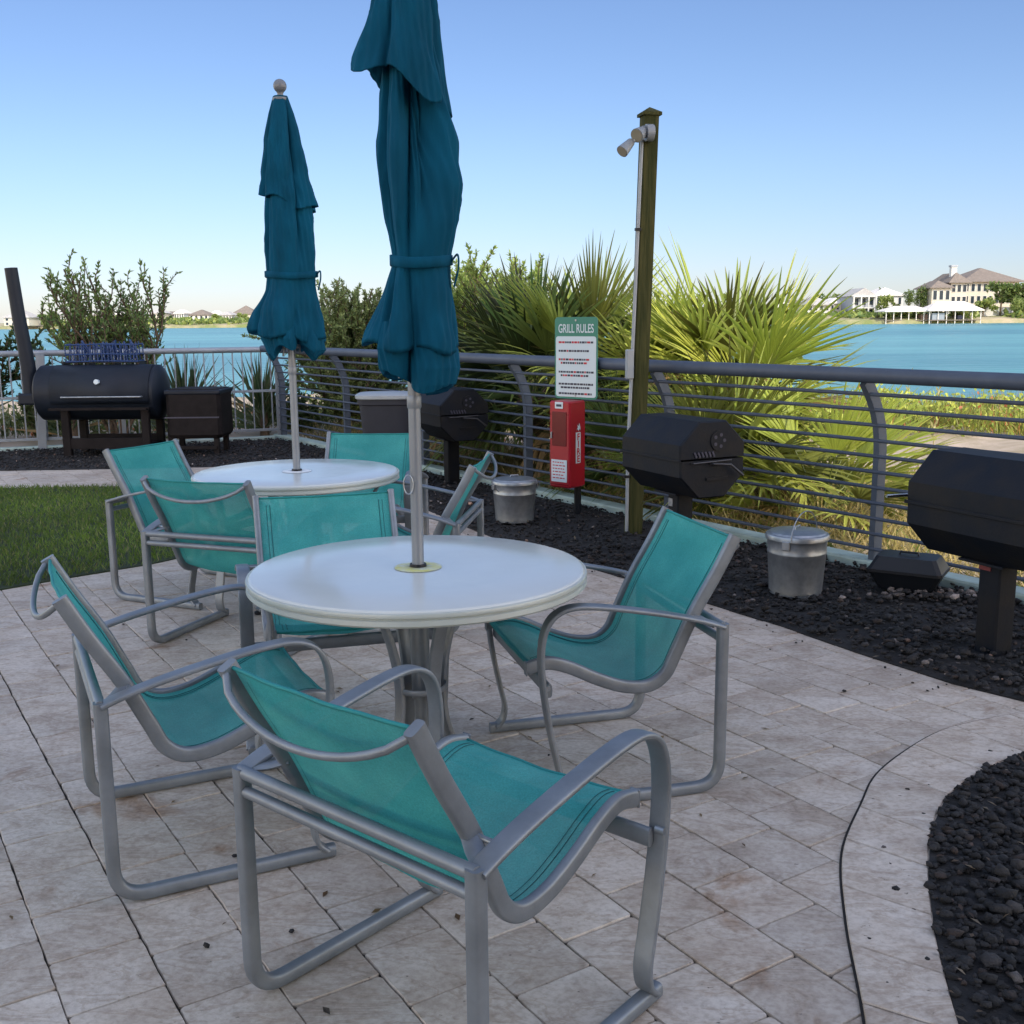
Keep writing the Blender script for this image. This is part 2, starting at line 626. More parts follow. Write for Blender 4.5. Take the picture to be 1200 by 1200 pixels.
def pavers():
    mb = MB()
    u = Vector((0.537, -0.8436))
    w = Vector((0.8436, 0.537))
    r_ = random.Random(11)
    poly = [(-7.5, 0.6), (2.6, 0.6), (2.6, 4.1), (1.3, 5.6), (-0.1, 8.0), (-2.0, 11.6), (-8.5, 11.6)]

    def in_area(p):
        inside = False
        n = len(poly)
        for i in range(n):
            a, b = poly[i], poly[(i + 1) % n]
            if (a[1] > p[1]) != (b[1] > p[1]) and p[0] < (b[0] - a[0]) * (p[1] - a[1]) / (b[1] - a[1]) + a[0]:
                inside = not inside
        return inside

    def slab(s0, s1, t0, t1):
        c = u * ((s0 + s1) / 2) + w * ((t0 + t1) / 2)
        if not in_area(c):
            return
        g = [r_.uniform(0.0010, 0.0030) for _ in range(2)] + [r_.uniform(0.0014, 0.0032) for _ in range(2)]
        jit = lambda: r_.uniform(-0.0016, 0.0016)
        S0, S1, T0, T1 = s0 + g[0], s1 - g[1], t0 + g[2], t1 - g[3]
        # wavy tumbled outline
        out = []
        def edge(a, b, n):
            for i in range(n):
                t = i / n
                out.append((a[0] + (b[0] - a[0]) * t + jit(), a[1] + (b[1] - a[1]) * t + jit()))
        cc = 0.006
        pts = [(S0 + cc, T0), (S1 - cc, T0), (S1, T0 + cc), (S1, T1 - cc), (S1 - cc, T1), (S0 + cc, T1), (S0, T1 - cc), (S0, T0 + cc)]
        for i in range(8):
            edge(pts[i], pts[(i + 1) % 8], 5 if i % 2 == 0 else 1)
        cx, cy = (S0 + S1) / 2, (T0 + T1) / 2
        z = r_.uniform(-0.0022, 0.0014)
        tx, ty = r_.uniform(-.004, .004), r_.uniform(-.004, .004)
        zz = lambda a, b: z + tx * (a - cx) + ty * (b - cy)
        n = len(out)
        W = lambda a, b, h: (u.x * a + w.x * b, u.y * a + w.y * b, h)
        vs = [W(a, b, -0.03) for a, b in out]
        vs += [W(a, b, zz(a, b) - 0.0030) for a, b in out]
        ins = lambda a, b, k: (a + k * (1 if a < cx else -1) * min(1, abs(a - cx) / 0.03), b + k * (1 if b < cy else -1) * min(1, abs(b - cy) / 0.03))
        vs += [W(*ins(a, b, 0.0016), zz(a, b)) for a, b in out]
        fs = [tuple(range(2 * n, 3 * n))]
        for k in range(2):
            for i in range(n):
                j = (i + 1) % n
                fs.append((k * n + i, k * n + j, (k + 1) * n + j, (k + 1) * n + i))
        mb.add(vs, fs, (r_.random(), r_.random(), r_.random() ** 0.8))

    pw, pl_ = 0.2165, 0.236
    for k in range(-32, 46):
        t = .31 + pw * k + r_.uniform(-.0005, .0005)
        sh = (pl_ / 2 if k % 2 else 0) + r_.uniform(-.022, .022)
        js = [-2.093 + sh + pl_ * n_ + r_.uniform(-.006, .006) for n_ in range(-52, 30)]
        for s0_, s1_ in zip(js, js[1:]):
            slab(s0_, s1_, t, t + pw)
    G(mb.build('patio_paving', M_trav, smooth=35))


pavers()

BED = [(3.6, 3.66), (2.6, 3.74), (2.15, 3.68), (1.78, 3.53), (1.56, 3.38), (1.37, 3.19), (1.23, 2.96), (1.12, 2.69), (1.03, 2.41), (0.95, 2.08), (0.86, 1.6), (0.80, 1.0), (0.8, 0.5)]
JNT = [(3.6, 4.02), (2.6, 4.00), (2.15, 3.98), (1.84, 3.88), (1.58, 3.75), (1.37, 3.56), (1.20, 3.36), (1.09, 3.16), (0.93, 2.84), (0.83, 2.48), (0.75, 2.09), (0.63, 1.6), (0.56, 1.0), (0.56, 0.5)]


def resample(pts, n):
    P = [Vector((x, y, 0)) for x, y in pts]
    P = cr(P, 8)
    L = [0]
    for a, b in zip(P, P[1:]):
        L.append(L[-1] + (b - a).length)
    out = []
    for i in range(n):
        t = L[-1] * i / (n - 1)
        k = max(j for j in range(len(L)) if L[j] <= t + 1e-9)
        k = min(k, len(P) - 2)
        f = (t - L[k]) / (L[k + 1] - L[k])
        out.append(P[k].lerp(P[k + 1], f))
    return out


def border():
    n = 121
    A, B = resample(BED, n), resample(JNT, n)
    mb = MB()
    # dark bedding under the border stones, and an open joint along the outer edge
    for i in range(n - 1):
        a, b, c, d = A[i], A[i + 1], B[i + 1], B[i]
        mb.add([(a.x, a.y, 0.0021), (b.x, b.y, 0.0021), (c.x, c.y, 0.0021), (d.x, d.y, 0.0021)], [(0, 1, 2, 3)])
    for i in range(n - 1):
        o0 = (B[i] - A[i]).normalized() * 0.0030
        o1 = (B[i + 1] - A[i + 1]).normalized() * 0.0030
        a, b, c, d = B[i], B[i + 1], B[i + 1] + o1, B[i] + o0
        mb.add([(a.x, a.y, 0.0022), (b.x, b.y, 0.0022), (c.x, c.y, 0.0022), (d.x, d.y, 0.0022)], [(0, 1, 2, 3)])
    G(mb.build('border_joint', mat('open_joint', (0.012, 0.011, 0.010), 0.95)))
    mb = MB()
    r_ = random.Random(5)
    i = 0
    while i < n - 1:
        j = min(n - 1, i + r_.choice([5, 6, 6, 7, 8]))
        g = 0.012
        inner = [A[k].lerp(A[k + 1], g if k == i else 0) if k < n - 1 else A[k] for k in range(i, j + 1)]
        outer = [B[k] for k in range(i, j + 1)]
        inner[0] = A[i].lerp(A[i + 1], 0.11); outer[0] = B[i].lerp(B[i + 1], 0.11)
        outer = [a + (b - a) * (1 - 0.0045 / max(0.1, (b - a).length)) for a, b in zip(inner, outer)]
        poly = inner + outer[::-1]
        cz = 0.0065 + r_.uniform(0, 0.0015)
        m_ = len(poly)
        cen = sum(poly, Vector((0, 0, 0))) / m_
        vs = [(p.x, p.y, -0.04) for p in poly] + [(p.x, p.y, cz - 0.003) for p in poly]
        top = [p + (cen - p).normalized() * 0.003 for p in poly]
        vs += [(p.x, p.y, cz) for p in top]
        fs = []
        for k in range(2):
            for q in range(m_):
                q2 = (q + 1) % m_
                fs.append((k * m_ + q2, k * m_ + q, (k + 1) * m_ + q, (k + 1) * m_ + q2))
        L_ = len(inner)
        for q in range(L_ - 1):
            fs.append((2 * m_ + q, 2 * m_ + m_ - 1 - q, 2 * m_ + m_ - 2 - q, 2 * m_ + q + 1))
        mb.add(vs, fs, (r_.random(), r_.random(), 0.4 + 0.6 * r_.random()))
        i = j
    G(mb.build('curved_paving_border', M_trav, smooth=30))


border()

EDGE = [(-9, 11.0), (-5.35, 11.14), (-4.14, 11.22), (-3.0, 11.30), (-2.1, 11.15), (-1.5, 10.3), (-0.95, 9.1), (-0.55, 8.25), (-0.25, 7.62), (0.02, 7.10), (0.52, 6.36), (1.01, 5.62), (1.32, 5.13), (1.57, 4.67), (1.82, 4.26), (2.04, 4.02), (2.6, 3.985), (4.2, 4.0)]
BACK = [(4.6, 2.7), (-3.0, 14.05), (-9.5, 11.69)]
bedpoly = EDGE + [(4.2, 3.4)] + [(FC.x + FU.x * 13, FC.y + FU.y * 13), (-3.0, 14.05), (-9.5, 11.69)]
G(MB().prism(bedpoly, -0.05, 0.006).build('mulch_bed_soil', M_soil))
bed2 = [(x, y) for x, y in BED] + [(4.5, 0.5), (4.5, 3.66)]
G(MB().prism(bed2[::-1], -0.045, 0.0052).build('round_bed_soil', M_soil))
GR = [(-9, 9.95), (-4.8, 9.9), (-3.65, 9.95), (-3.2, 9.75), (-2.85, 9.3), (-2.55, 8.5), (-2.3, 7.8), (-2.1, 7.2), (-2.1, 6.9), (-2.3, 6.62), (-2.6, 6.35), (-2.95, 6.0), (-4.0, 5.0), (-9, 2.0)]
G(MB().prism(GR, -0.05, 0.007).build('lawn_soil', M_soilgrass))


def inpoly(poly, x, y):
    ins = False
    n = len(poly)
    for i in range(n):
        a, b = poly[i], poly[(i + 1) % n]
        if (a[1] > y) != (b[1] > y) and x < (b[0] - a[0]) * (y - a[1]) / (b[1] - a[1]) + a[0]:
            ins = not ins
    return ins


def scatter(poly, n, seed, box=None):
    r_ = np.random.default_rng(seed)
    xs = [p[0] for p in poly]; ys = [p[1] for p in poly]
    x0, x1, y0, y1 = box or (min(xs), max(xs), min(ys), max(ys))
    P = r_.uniform((x0, y0), (x1, y1), (n, 2))
    X, Y = P[:, 0], P[:, 1]
    ins = np.zeros(n, bool)
    k = len(poly)
    for i in range(k):
        a, b = poly[i], poly[(i + 1) % k]
        c = ((a[1] > Y) != (b[1] > Y))
        if a[1] != b[1]:
            c &= X < (b[0] - a[0]) * (Y - a[1]) / (b[1] - a[1]) + a[0]
        ins ^= c
    return P[ins]


ICO = None


def ico():
    global ICO
    if ICO is None:
        t = (1 + 5 ** .5) / 2
        V = np.array([(-1, t, 0), (1, t, 0), (-1, -t, 0), (1, -t, 0), (0, -1, t), (0, 1, t), (0, -1, -t), (0, 1, -t), (t, 0, -1), (t, 0, 1), (-t, 0, -1), (-t, 0, 1)], float)
        V /= np.linalg.norm(V[0])
        F = np.array([(0, 11, 5), (0, 5, 1), (0, 1, 7), (0, 7, 10), (0, 10, 11), (1, 5, 9), (5, 11, 4), (11, 10, 2), (10, 7, 6), (7, 1, 8), (3, 9, 4), (3, 4, 2), (3, 2, 6), (3, 6, 8), (3, 8, 9), (4, 9, 5), (2, 4, 11), (6, 2, 10), (8, 6, 7), (9, 8, 1)])
        ICO = (V, F)
    return ICO


def rocks(name, P, size, z, seed, label_kind='stuff', light=0.03, mound=0.0):
    r_ = np.random.default_rng(seed)
    V0, F0 = ico()
    n = len(P)
    s = size * r_.uniform(0.45, 1.25, (n, 1, 1)) ** 1.3
    V = V0[None] * (1 + r_.uniform(-0.36, 0.34, (n, 12, 1))) * s * r_.uniform(0.6, 1.15, (n, 1, 3))
    a = r_.uniform(0, 6.28, n)
    c, q = np.cos(a)[:, None], np.sin(a)[:, None]
    X, Y = V[:, :, 0] * c - V[:, :, 1] * q, V[:, :, 0] * q + V[:, :, 1] * c
    V[:, :, 0], V[:, :, 1] = X + P[:, None, 0], Y + P[:, None, 1]
    V[:, :, 2] = V[:, :, 2] * 0.62 + z + s[:, :, 0] * 0.35 + r_.uniform(0, 1, (n, 1)) * mound
    F = (F0[None] + (np.arange(n) * 12)[:, None, None]).reshape(-1, 3)
    C = np.repeat(r_.uniform(0.45, 1.3, (n, 1)) * np.ones((1, 3)), 12, 0).reshape(n, 12, 3)
    L = r_.random(n) < light
    C[L] = np.array([10, 9.2, 8.2]) * r_.uniform(0.5, 1.3, (L.sum(), 1, 1))
    B = r_.random(n) < 0.12
    C[B] *= np.array([2.6, 1.9, 1.5])
    D_ = r_.random(n) < 0.10
    C[D_] *= 2.2
    o = rawmesh(name, V.reshape(-1, 3), F, M_lava, C=C.reshape(-1, 3))
    return tag(o, None, None, None, label_kind)


rocks('lava_rock_mulch', scatter(bedpoly, 60000, 3, (-7, 3.4, 3.7, 14.05)), 0.0150, 0.008, 4, mound=0.016)
rocks('lava_rock_mulch', scatter([(x, y) for x, y in bedpoly], 3000, 8, (0.2, 3.6, 3.9, 7.0)), 0.021, 0.010, 9, mound=0.02)
rocks('lava_rock_bed', scatter(bed2, 15000, 5, (0.7, 3.2, 1.2, 3.75)), 0.0145, 0.000, 6, light=0.015, mound=0.014)
rocks('lava_rock_bed', scatter([(x + 0.10, y - 0.03) for x, y in bed2], 1500, 15, (0.7, 3.2, 1.2, 3.75)), 0.023, 0.004, 16, light=0.0, mound=0.02)
# crumbs of rock kicked out over the paving, thickest near the beds
_P = []
_r = random.Random(21)
E2 = resample(EDGE[6:15], 60)
for _ in range(70):
    e = _r.choice(E2)
    d = abs(_r.gauss(0, 0.22))
    _P.append((e.x - 0.83 * d, e.y - 0.56 * d))
E3 = resample(BED[2:11], 60)
for _ in range(22):
    e = _r.choice(E3)
    _P.append((e.x - abs(_r.gauss(0, 0.10)), e.y + abs(_r.gauss(0, 0.06))))
for _ in range(28):
    _P.append((_r.uniform(-2.2, 1.4), _r.uniform(1.2, 6.5)))
rocks('stone_crumbs', np.array(_P), 0.0085, 0.003, 33, light=0.06)
rocks('sandy_pebbles', np.array([(2.28 + _r.gauss(0, 0.17), 5.62 + _r.gauss(0, 0.05)) for _ in range(130)]), 0.020, 0.03, 34, light=0.5)


# ------------------------------------------------------------------ leaves
def leaf_quads(P, D, U, ln, wd, C, bend=0.0):
    """diamond leaves; P base, D direction, U approx normal"""
    n = len(P)
    D = D / np.linalg.norm(D, axis=1, keepdims=True)
    S = np.cross(D, U)
    S /= np.linalg.norm(S, axis=1, keepdims=True) + 1e-9
    Nn = np.cross(S, D)
    ln = np.broadcast_to(ln, (n,))[:, None]; wd = np.broadcast_to(wd, (n,))[:, None]
    V = np.stack([P, P + D * ln * .45 + S * wd / 2 + Nn * ln * bend, P + D * ln, P + D * ln * .45 - S * wd / 2 + Nn * ln * bend], 1)
    F = np.arange(4 * n).reshape(n, 4)
    return V.reshape(-1, 3), F, np.repeat(C, 4, 0)


def grass(name, poly, n, seed, h, wd, cols, box=None, z=None, lean=0.45):
    P2 = scatter(poly, n, seed, box)
    r_ = np.random.default_rng(seed + 1)
    n = len(P2)
    Z = np.array([z(x, y) for x, y in P2]) if z else np.full(n, 0.006)
    P = np.column_stack([P2, Z])
    D = np.column_stack([r_.normal(0, lean, n), r_.normal(0, lean, n), np.ones(n)])
    U = r_.normal(0, 1, (n, 3))
    c = np.array(cols)
    k = r_.random(n)[:, None]
    C = c[0] * (1 - k) + c[1] * k
    if len(cols) > 2:
        q = r_.random(n) < 0.12
        C[q] = c[2]
    patch = 0.75 + 0.25 * np.sin(P2[:, 0] * 3.1 + 1) * np.sin(P2[:, 1] * 2.3) + r_.normal(0, .12, n)
    C = C * np.clip(patch, .4, 1.4)[:, None]
    V, F, CC = leaf_quads(P, D, U, h * r_.uniform(.5, 1.2, n), wd, C)
    o = rawmesh(name, V, F, M_grass, C=CC)
    return tag(o, kind='stuff')


grass('lawn_grass', GR, 90000, 41, 0.05, 0.006, [(0.085, 0.155, 0.016), (0.155, 0.24, 0.03), (0.25, 0.25, 0.08)], (-7.0, -2.05, 4.0, 10.0), lean=0.6)


def bush(root, seed, h, rad, nst, levels, leaf, cols, base=(0, 0, 0), dens=1.0, mat_=None, up=0.6, whorl=False, leafname='foliage', stemname='stem', aspect=0.38, full=False, sprd=.75):
    """branching stems with leaves set along the outer twigs"""
    r_ = random.Random(seed)
    nr = np.random.default_rng(seed)
    st = MB()
    LP, LD = [], []

    def branch(p, d, ln, r, lev):
        if p.z > h * .97:
            return
        k = 4
        pts = [p]
        for i in range(k):
            d = (d + Vector((r_.gauss(0, .16), r_.gauss(0, .16), r_.gauss(0, .10) + 0.05 * up))).normalized()
            p = p + d * (ln / k)
            pts.append(p)
        st.tube(pts, r, 5, r2=r * .5, cap=False)
        if lev <= 1 or full:
            for i in range(1, k + 1):
                a, b = pts[i - 1], pts[i]
                for q in range(int(round((6 if whorl else 5) * dens))):
                    t = r_.random()
                    LP.append(a.lerp(b, t))
                    LD.append(Vector((r_.gauss(0, 1), r_.gauss(0, 1), r_.gauss(0.3, .8))).normalized() * .8 + d * .7)
        if lev > 0:
            for i in range(1, k + 1):
                for q in range(2 if r_.random() < .65 else 1):
                    nd = (d + Vector((r_.gauss(0, sprd), r_.gauss(0, sprd), r_.gauss(.1 + .25 * (sprd < .7), .45)))).normalized()
                    branch(pts[i], nd, ln * r_.uniform(.42, .62), r * .55, lev - 1)
    for s_ in range(nst):
        a = r_.uniform(0, 6.28)
        rr = rad * r_.uniform(0.1, 0.75)
        tgt = Vector((math.cos(a) * rr, math.sin(a) * rr, h * r_.uniform(.45, .75)))
        b0 = Vector(base) + Vector((math.cos(a), math.sin(a), 0)) * rad * 0.08
        branch(b0, tgt.normalized(), tgt.length, 0.012 * h + 0.004, levels)
    st.build(stemname, M_bark, root, smooth=180)
    P = np.array([tuple(x) for x in LP]); D = np.array([tuple(x) for x in LD])
    n = len(P)
    k = nr.random(n)[:, None]
    c = np.array(cols)
    C = c[0] * (1 - k) + c[1] * k
    # tone varies at random from leaf to leaf
    C = C * nr.uniform(.7, 1.25, (n, 1))
    V, F, CC = leaf_quads(P, D, nr.normal(0, 1, (n, 3)), leaf * nr.uniform(.6, 1.2, n), leaf * aspect, C, 0.05)
    rawmesh(leafname, V, F, mat_ or M_leaf, root, C=CC)


# ------------------------------------------------------------------ palms
def palm(loc, seed, nfr, size, hcen, cols, label, trunk=True, spread=(10, 80), group='fan palms beyond the rail fence', trunk_lean=(0, 0), dead=0.16, name='fan_palm'):
    root = empty(name, loc, 0, label, 'palm', group)
    r_ = random.Random(seed)
    c0, c1 = Vector(cols[0]), Vector(cols[1])
    V, F, C = [], [], []
    stalk = MB()
    top = Vector((trunk_lean[0], trunk_lean[1], hcen))
    for i in range(nfr):
        az = i * 2.39996 + r_.uniform(-.3, .3)
        fr = (i + 0.5) / nfr
        el = R(spread[1] + (spread[0] - spread[1]) * fr + r_.uniform(-9, 9))
        d = Vector((math.cos(az) * math.cos(el), math.sin(az) * math.cos(el), math.sin(el)))
        pl = size * r_.uniform(.35, .75)
        dip = Vector((0, 0, -1))
        p0 = top + d * 0.03
        p1 = p0 + d * pl + dip * (0.10 * pl * (1 - math.sin(el)))
        d2 = (p1 - p0).normalized()
        stalk.tube([p0, p0.lerp(p1, .5) + Vector((0, 0, 0.02)), p1], 0.009, 5, r2=0.005, cap=False)
        side = d2.cross(Vector((0, 0, 1)))
        side = side.normalized() if side.length > .05 else Vector((1, 0, 0))
        nrm = side.cross(d2).normalized()
        tw = r_.uniform(-0.7, 0.7)
        side, nrm = side * math.cos(tw) + nrm * math.sin(tw), nrm * math.cos(tw) - side * math.sin(tw)
        isdead = r_.random() < dead and fr > .5
        k = r_.random()
        cc = c0.lerp(c1, k) * (r_.uniform(.7, 1.2) if r_.random() < .62 else r_.uniform(.15, .42))
        if isdead:
            cc = Vector((0.26, 0.17, 0.07))
        nb = 21
        fan = 44 + 48 * (1 - max(0, math.sin(el))) * r_.uniform(.75, 1.1)
        fl_k = r_.uniform(.85, 1.1)
        fold = r_.uniform(0.10, 0.35)
        for b in range(nb):
            ang = R((-1 + 2 * (b + .5) / nb) * fan + r_.uniform(-3, 3))
            bl = size * (.66 + .40 * math.cos(ang * .8)) * r_.uniform(.85, 1.12) * fl_k
            bd = (d2 * math.cos(ang) + side * math.sin(ang) - nrm * fold * abs(math.sin(ang))).normalized()
            bs = bd.cross(nrm).normalized()
            wmax = 0.0165 * size / 0.8
            droop = (0.05 + 0.20 * (1 - abs(math.sin(el)))) * r_.uniform(.4, 1.5) * (1.0 if not isdead else 2.5)
            o = len(V)
            segs = ((0, .25), (.30, 1.0), (.62, .85), (.86, .42), (1.0, .04))
            tj = r_.uniform(.85, 1.15)
            for (t, w_) in segs:
                q = p1 + bd * (bl * t) + dip * (droop * bl * t ** 2.6)
                half = bs * (wmax * w_)
                V.append(q - half + nrm * (wmax * w_ * .45)); V.append(q - nrm * 0.0); V.append(q + half + nrm * (wmax * w_ * .45))
                tipc = cc * tj * (1 + .25 * t)
                if t > .97 and r_.random() < .35:
                    tipc = Vector((.30, .22, .10))
                C += [tipc * .85, tipc, tipc * 1.1]
            for sgi in range(len(segs) - 1):
                a = o + sgi * 3
                F.append((a, a + 1, a + 4, a + 3)); F.append((a + 1, a + 2, a + 5, a + 4))
    stalk.c = []
    so = stalk.build('leaf_stalks', M_palmstalk, root, smooth=180)
    rawmesh('crown', np.array([tuple(x) for x in V]), np.array(F), M_palm, root, C=np.array([tuple(x) for x in C]))
    if trunk:
        tr = MB()
        n = 9
        tr.tube([Vector((trunk_lean[0] * t, trunk_lean[1] * t, -0.3 + (hcen + .32) * t)) for t in [i / (n - 1) for i in range(n)]], [0.10 + 0.02 * math.sin(i * 2.1) for i in range(n)], 12)
        for i in range(60):
            z = -0.2 + (hcen + .3) * r_.random()
            a = r_.uniform(0, 6.28)
            e = Vector((math.cos(a), math.sin(a), 0))
            t = (z + .3) / (hcen + .32)
            b = Vector((trunk_lean[0] * t, trunk_lean[1] * t, z))
            tr.tube([b + e * .08, b + e * .16 + Vector((0, 0, .10))], [.03, .012], 4)
        tr.build('trunk', M_palmtrunk, root, smooth=60)
    return root


M_palmstalk = mat('palm_stalk', (0.12, 0.15, 0.04), 0.5, noise=0.2)
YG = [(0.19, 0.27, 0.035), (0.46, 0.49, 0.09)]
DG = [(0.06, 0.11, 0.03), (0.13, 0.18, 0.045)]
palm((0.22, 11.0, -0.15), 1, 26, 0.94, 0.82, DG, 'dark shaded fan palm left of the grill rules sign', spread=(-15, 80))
palm((0.78, 10.6, -0.12), 2, 20, 0.92, 0.92, [(0.18, 0.25, 0.04), (0.40, 0.44, 0.09)], 'fan palm rising right behind the grill rules sign', spread=(-10, 82))
palm((1.42, 10.4, -0.15), 3, 20, 0.84, 0.80, YG, 'sunlit fan palm just right of the timber light post', spread=(-10, 82))
palm((1.95, 9.9, -0.15), 4, 24, 0.88, 0.84, YG, 'tallest bright yellow green fan palm behind the middle grill', spread=(-15, 80), dead=0.12)
palm((2.10, 9.5, -0.15), 5, 16, 0.88, 0.72, YG, 'bright fan palm leaning right over the water view', spread=(-20, 75))
palm((1.72, 8.55, -0.12), 6, 24, 0.72, 0.28, [(0.22, 0.30, 0.04), (0.46, 0.50, 0.10)], 'low young fan palm behind the rails beneath the tallest palm', trunk=False, spread=(0, 70))
palm((2.42, 8.25, -0.12), 7, 18, 0.74, 0.12, YG, 'low spreading fan palm behind the rails right of the pail', trunk=False, spread=(5, 65))
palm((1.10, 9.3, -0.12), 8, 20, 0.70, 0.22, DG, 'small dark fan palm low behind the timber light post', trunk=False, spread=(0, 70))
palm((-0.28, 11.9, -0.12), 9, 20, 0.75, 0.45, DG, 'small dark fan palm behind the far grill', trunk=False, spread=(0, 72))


def yucca(loc, seed, n, ln, label):
    root = empty('yucca', loc, 0, label, 'plant', 'spiky yuccas behind the baluster fence')
    r_ = np.random.default_rng(seed)
    P = np.column_stack([r_.normal(0, .03, n), r_.normal(0, .03, n), r_.uniform(.1, .45, n)])
    el = r_.uniform(.1, 1.5, n); az = r_.uniform(0, 6.28, n)
    D = np.column_stack([np.cos(az) * np.cos(el), np.sin(az) * np.cos(el), np.sin(el)])
    k = r_.random((n, 1))
    C = np.array([.035, .07, .03]) * (1 - k) + np.array([.09, .11, .045]) * k
    C[r_.random(n) < .1] = (.25, .17, .07)
    V, F, CC = leaf_quads(P, D, r_.normal(0, 1, (n, 3)), ln * r_.uniform(.7, 1.1, n), .045, C, .04)
    rawmesh('spiky_crown', V, F, M_palm, root, C=CC)
    MB().tube([(0, 0, -.3), (0.01, 0, .4)], .07, 8).build('trunk', M_palmtrunk, root, smooth=60)


yucca((-4.55, 15.0, -0.15), 1, 150, 1.05, 'spiky yucca with blades above the rail right of the smoker')
yucca((-3.55, 15.4, -0.15), 2, 120, 0.95, 'spiky yucca behind the right end of the baluster fence')
yucca((-5.9, 14.4, -0.15), 3, 90, 0.75, 'low spiky yucca behind the smoker')
yucca((-7.3, 14.2, -0.15), 4, 90, 0.85, 'spiky yucca at the left edge behind the balusters')

b = empty('shrub', (-5.35, 14.6, -0.1), 0, 'open branched shrub with upright twigs above the smoker', 'shrub')
bush(b, 14, 2.2, 0.75, 10, 2, 0.080, [(0.08, 0.15, 0.045), (0.19, 0.26, 0.07)], dens=.95, up=2.0, sprd=.5)
b = empty('shrub', (-7.35, 14.4, -0.1), 0, 'dark shrub cut by the left edge behind the smokestack', 'shrub')
bush(b, 15, 1.7, 0.6, 7, 2, 0.08, [(0.03, 0.065, 0.02), (0.06, 0.10, 0.03)], dens=2.2)
b = empty('small_tree', (-2.25, 15.3, -0.2), 0, 'airy grey green tree between the two umbrellas', 'tree')
bush(b, 17, 1.95, 0.62, 24, 2, 0.06, [(0.14, 0.20, 0.07), (0.28, 0.34, 0.12)], dens=4.5, full=True, sprd=.6, leafname='crown', stemname='trunk')
b = empty('small_tree', (-0.42, 14.2, -0.2), 0, 'leafy green tree just right of the front umbrella', 'tree')
bush(b, 20, 2.2, 0.72, 26, 2, 0.065, [(0.16, 0.25, 0.06), (0.34, 0.42, 0.10)], dens=4.5, full=True, sprd=.6, leafname='crown', stemname='trunk')
b = empty('shrub', (0.9, 13.0, -0.2), 0, 'yellow green shrub behind the palms above the sign', 'shrub')
bush(b, 23, 1.75, 0.8, 9, 2, 0.07, [(0.16, 0.21, 0.04), (0.32, 0.36, 0.08)], dens=3)
b = empty('shrub', (1.55, 11.3, -0.15), 0, 'round leaved yellow green shrub between the palms right of the timber post', 'shrub')
bush(b, 27, 1.7, 0.6, 8, 2, 0.075, [(0.18, 0.24, 0.04), (0.34, 0.40, 0.08)], dens=2.4, aspect=.7)
for i, (x, y, h, l) in enumerate([(-3.0, 15.6, 1.05, 'low green shrub behind the corner of the fence'), (-1.45, 13.6, 1.0, 'low shrub behind the rails beside the grey bin'),
                                  (-6.6, 15.0, 1.0, 'low dark shrub behind the balusters left of the smoker'), (-0.6, 12.6, 0.8, 'low shrub behind the far grill')]):
    b = empty('shrub', (x, y, -0.15), 0, l, 'shrub')
    bush(b, 40 + i, h * .75, 0.55, 8, 1, 0.07, [(0.04, 0.08, 0.02), (0.10, 0.13, 0.035)], dens=2.2)

# scrub and dry grass on the bank
zb = lambda x, y: bank_height(x, y)
SCR = [(2.0, 14.6), (3.4, 14.6), (4.6, 15.2), (8.0, 16.0), (12, 16.6), (16, 18), (16, 22), (9, 20.6), (3.0, 20.0), (-2, 20.5), (-3.5, 18)]
grass('bank_scrub', SCR, 26000, 51, 0.50, 0.020, [(0.16, 0.21, 0.03), (0.36, 0.37, 0.08), (0.42, 0.17, 0.07)], z=zb, lean=0.5)
SCL = [(-14, 12.0), (-8, 14.0), (-3.4, 15.6), (-1.0, 13.4), (0.0, 14.0), (-1, 18), (-4, 19.0), (-16, 17)]
grass('bank_scrub', SCL, 11000, 53, 0.34, 0.018, [(0.05, 0.08, 0.02), (0.12, 0.13, 0.04), (0.25, 0.20, 0.09)], z=zb, lean=0.5)
DRY = [(FC.x + FU.x * 5 + 0.15, FC.y + FU.y * 5 + .10), (FC.x + FU.x * 14 + 0.2, FC.y + FU.y * 14 + .12), (6.4, 4.5), (5.4, 9.2), (3.6, 11.2), (0.5, 12.2)]
grass('dry_grass', DRY, 30000, 55, 0.28, 0.012, [(0.42, 0.34, 0.11), (0.58, 0.46, 0.18), (0.20, 0.26, 0.05)], z=zb, lean=0.9)
DRY2 = [(FC.x + 0.2, FC.y + .1), (FC.x + FU.x * 5 + 0.15, FC.y + FU.y * 5 + .10), (0.8, 12.0), (-2.0, 15.3)]
grass('dry_grass', DRY2, 9000, 57, 0.30, 0.014, [(0.16, 0.14, 0.05), (0.26, 0.21, 0.08), (0.06, 0.10, 0.025)], z=zb, lean=0.7)


def scrubleaf(poly, n, seed, cols, hmax):
    P2 = scatter(poly, n, seed)
    r_ = np.random.default_rng(seed)
    n = len(P2)
    clump = 0.5 + 0.5 * np.sin(P2[:, 0] * 2.7 + 3 * np.sin(P2[:, 1] * 1.3)) * np.sin(P2[:, 1] * 2.1 + 1)
    Z = np.array([zb(x, y) for x, y in P2]) + r_.random(n) * hmax * (.35 + .65 * clump)
    P = np.column_stack([P2, Z])
    k = r_.random((n, 1))
    c = np.array(cols)
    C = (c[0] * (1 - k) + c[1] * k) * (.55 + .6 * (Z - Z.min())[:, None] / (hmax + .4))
    q = r_.random(n) < .05
    C[q] = (.38, .13, .05)
    V, F, CC = leaf_quads(P, r_.normal(0, 1, (n, 3)) + np.array([0, 0, .5]), r_.normal(0, 1, (n, 3)), .085, .05, C, .05)
    tag(rawmesh('bank_scrub', V, F, M_leaf, C=CC), kind='stuff')


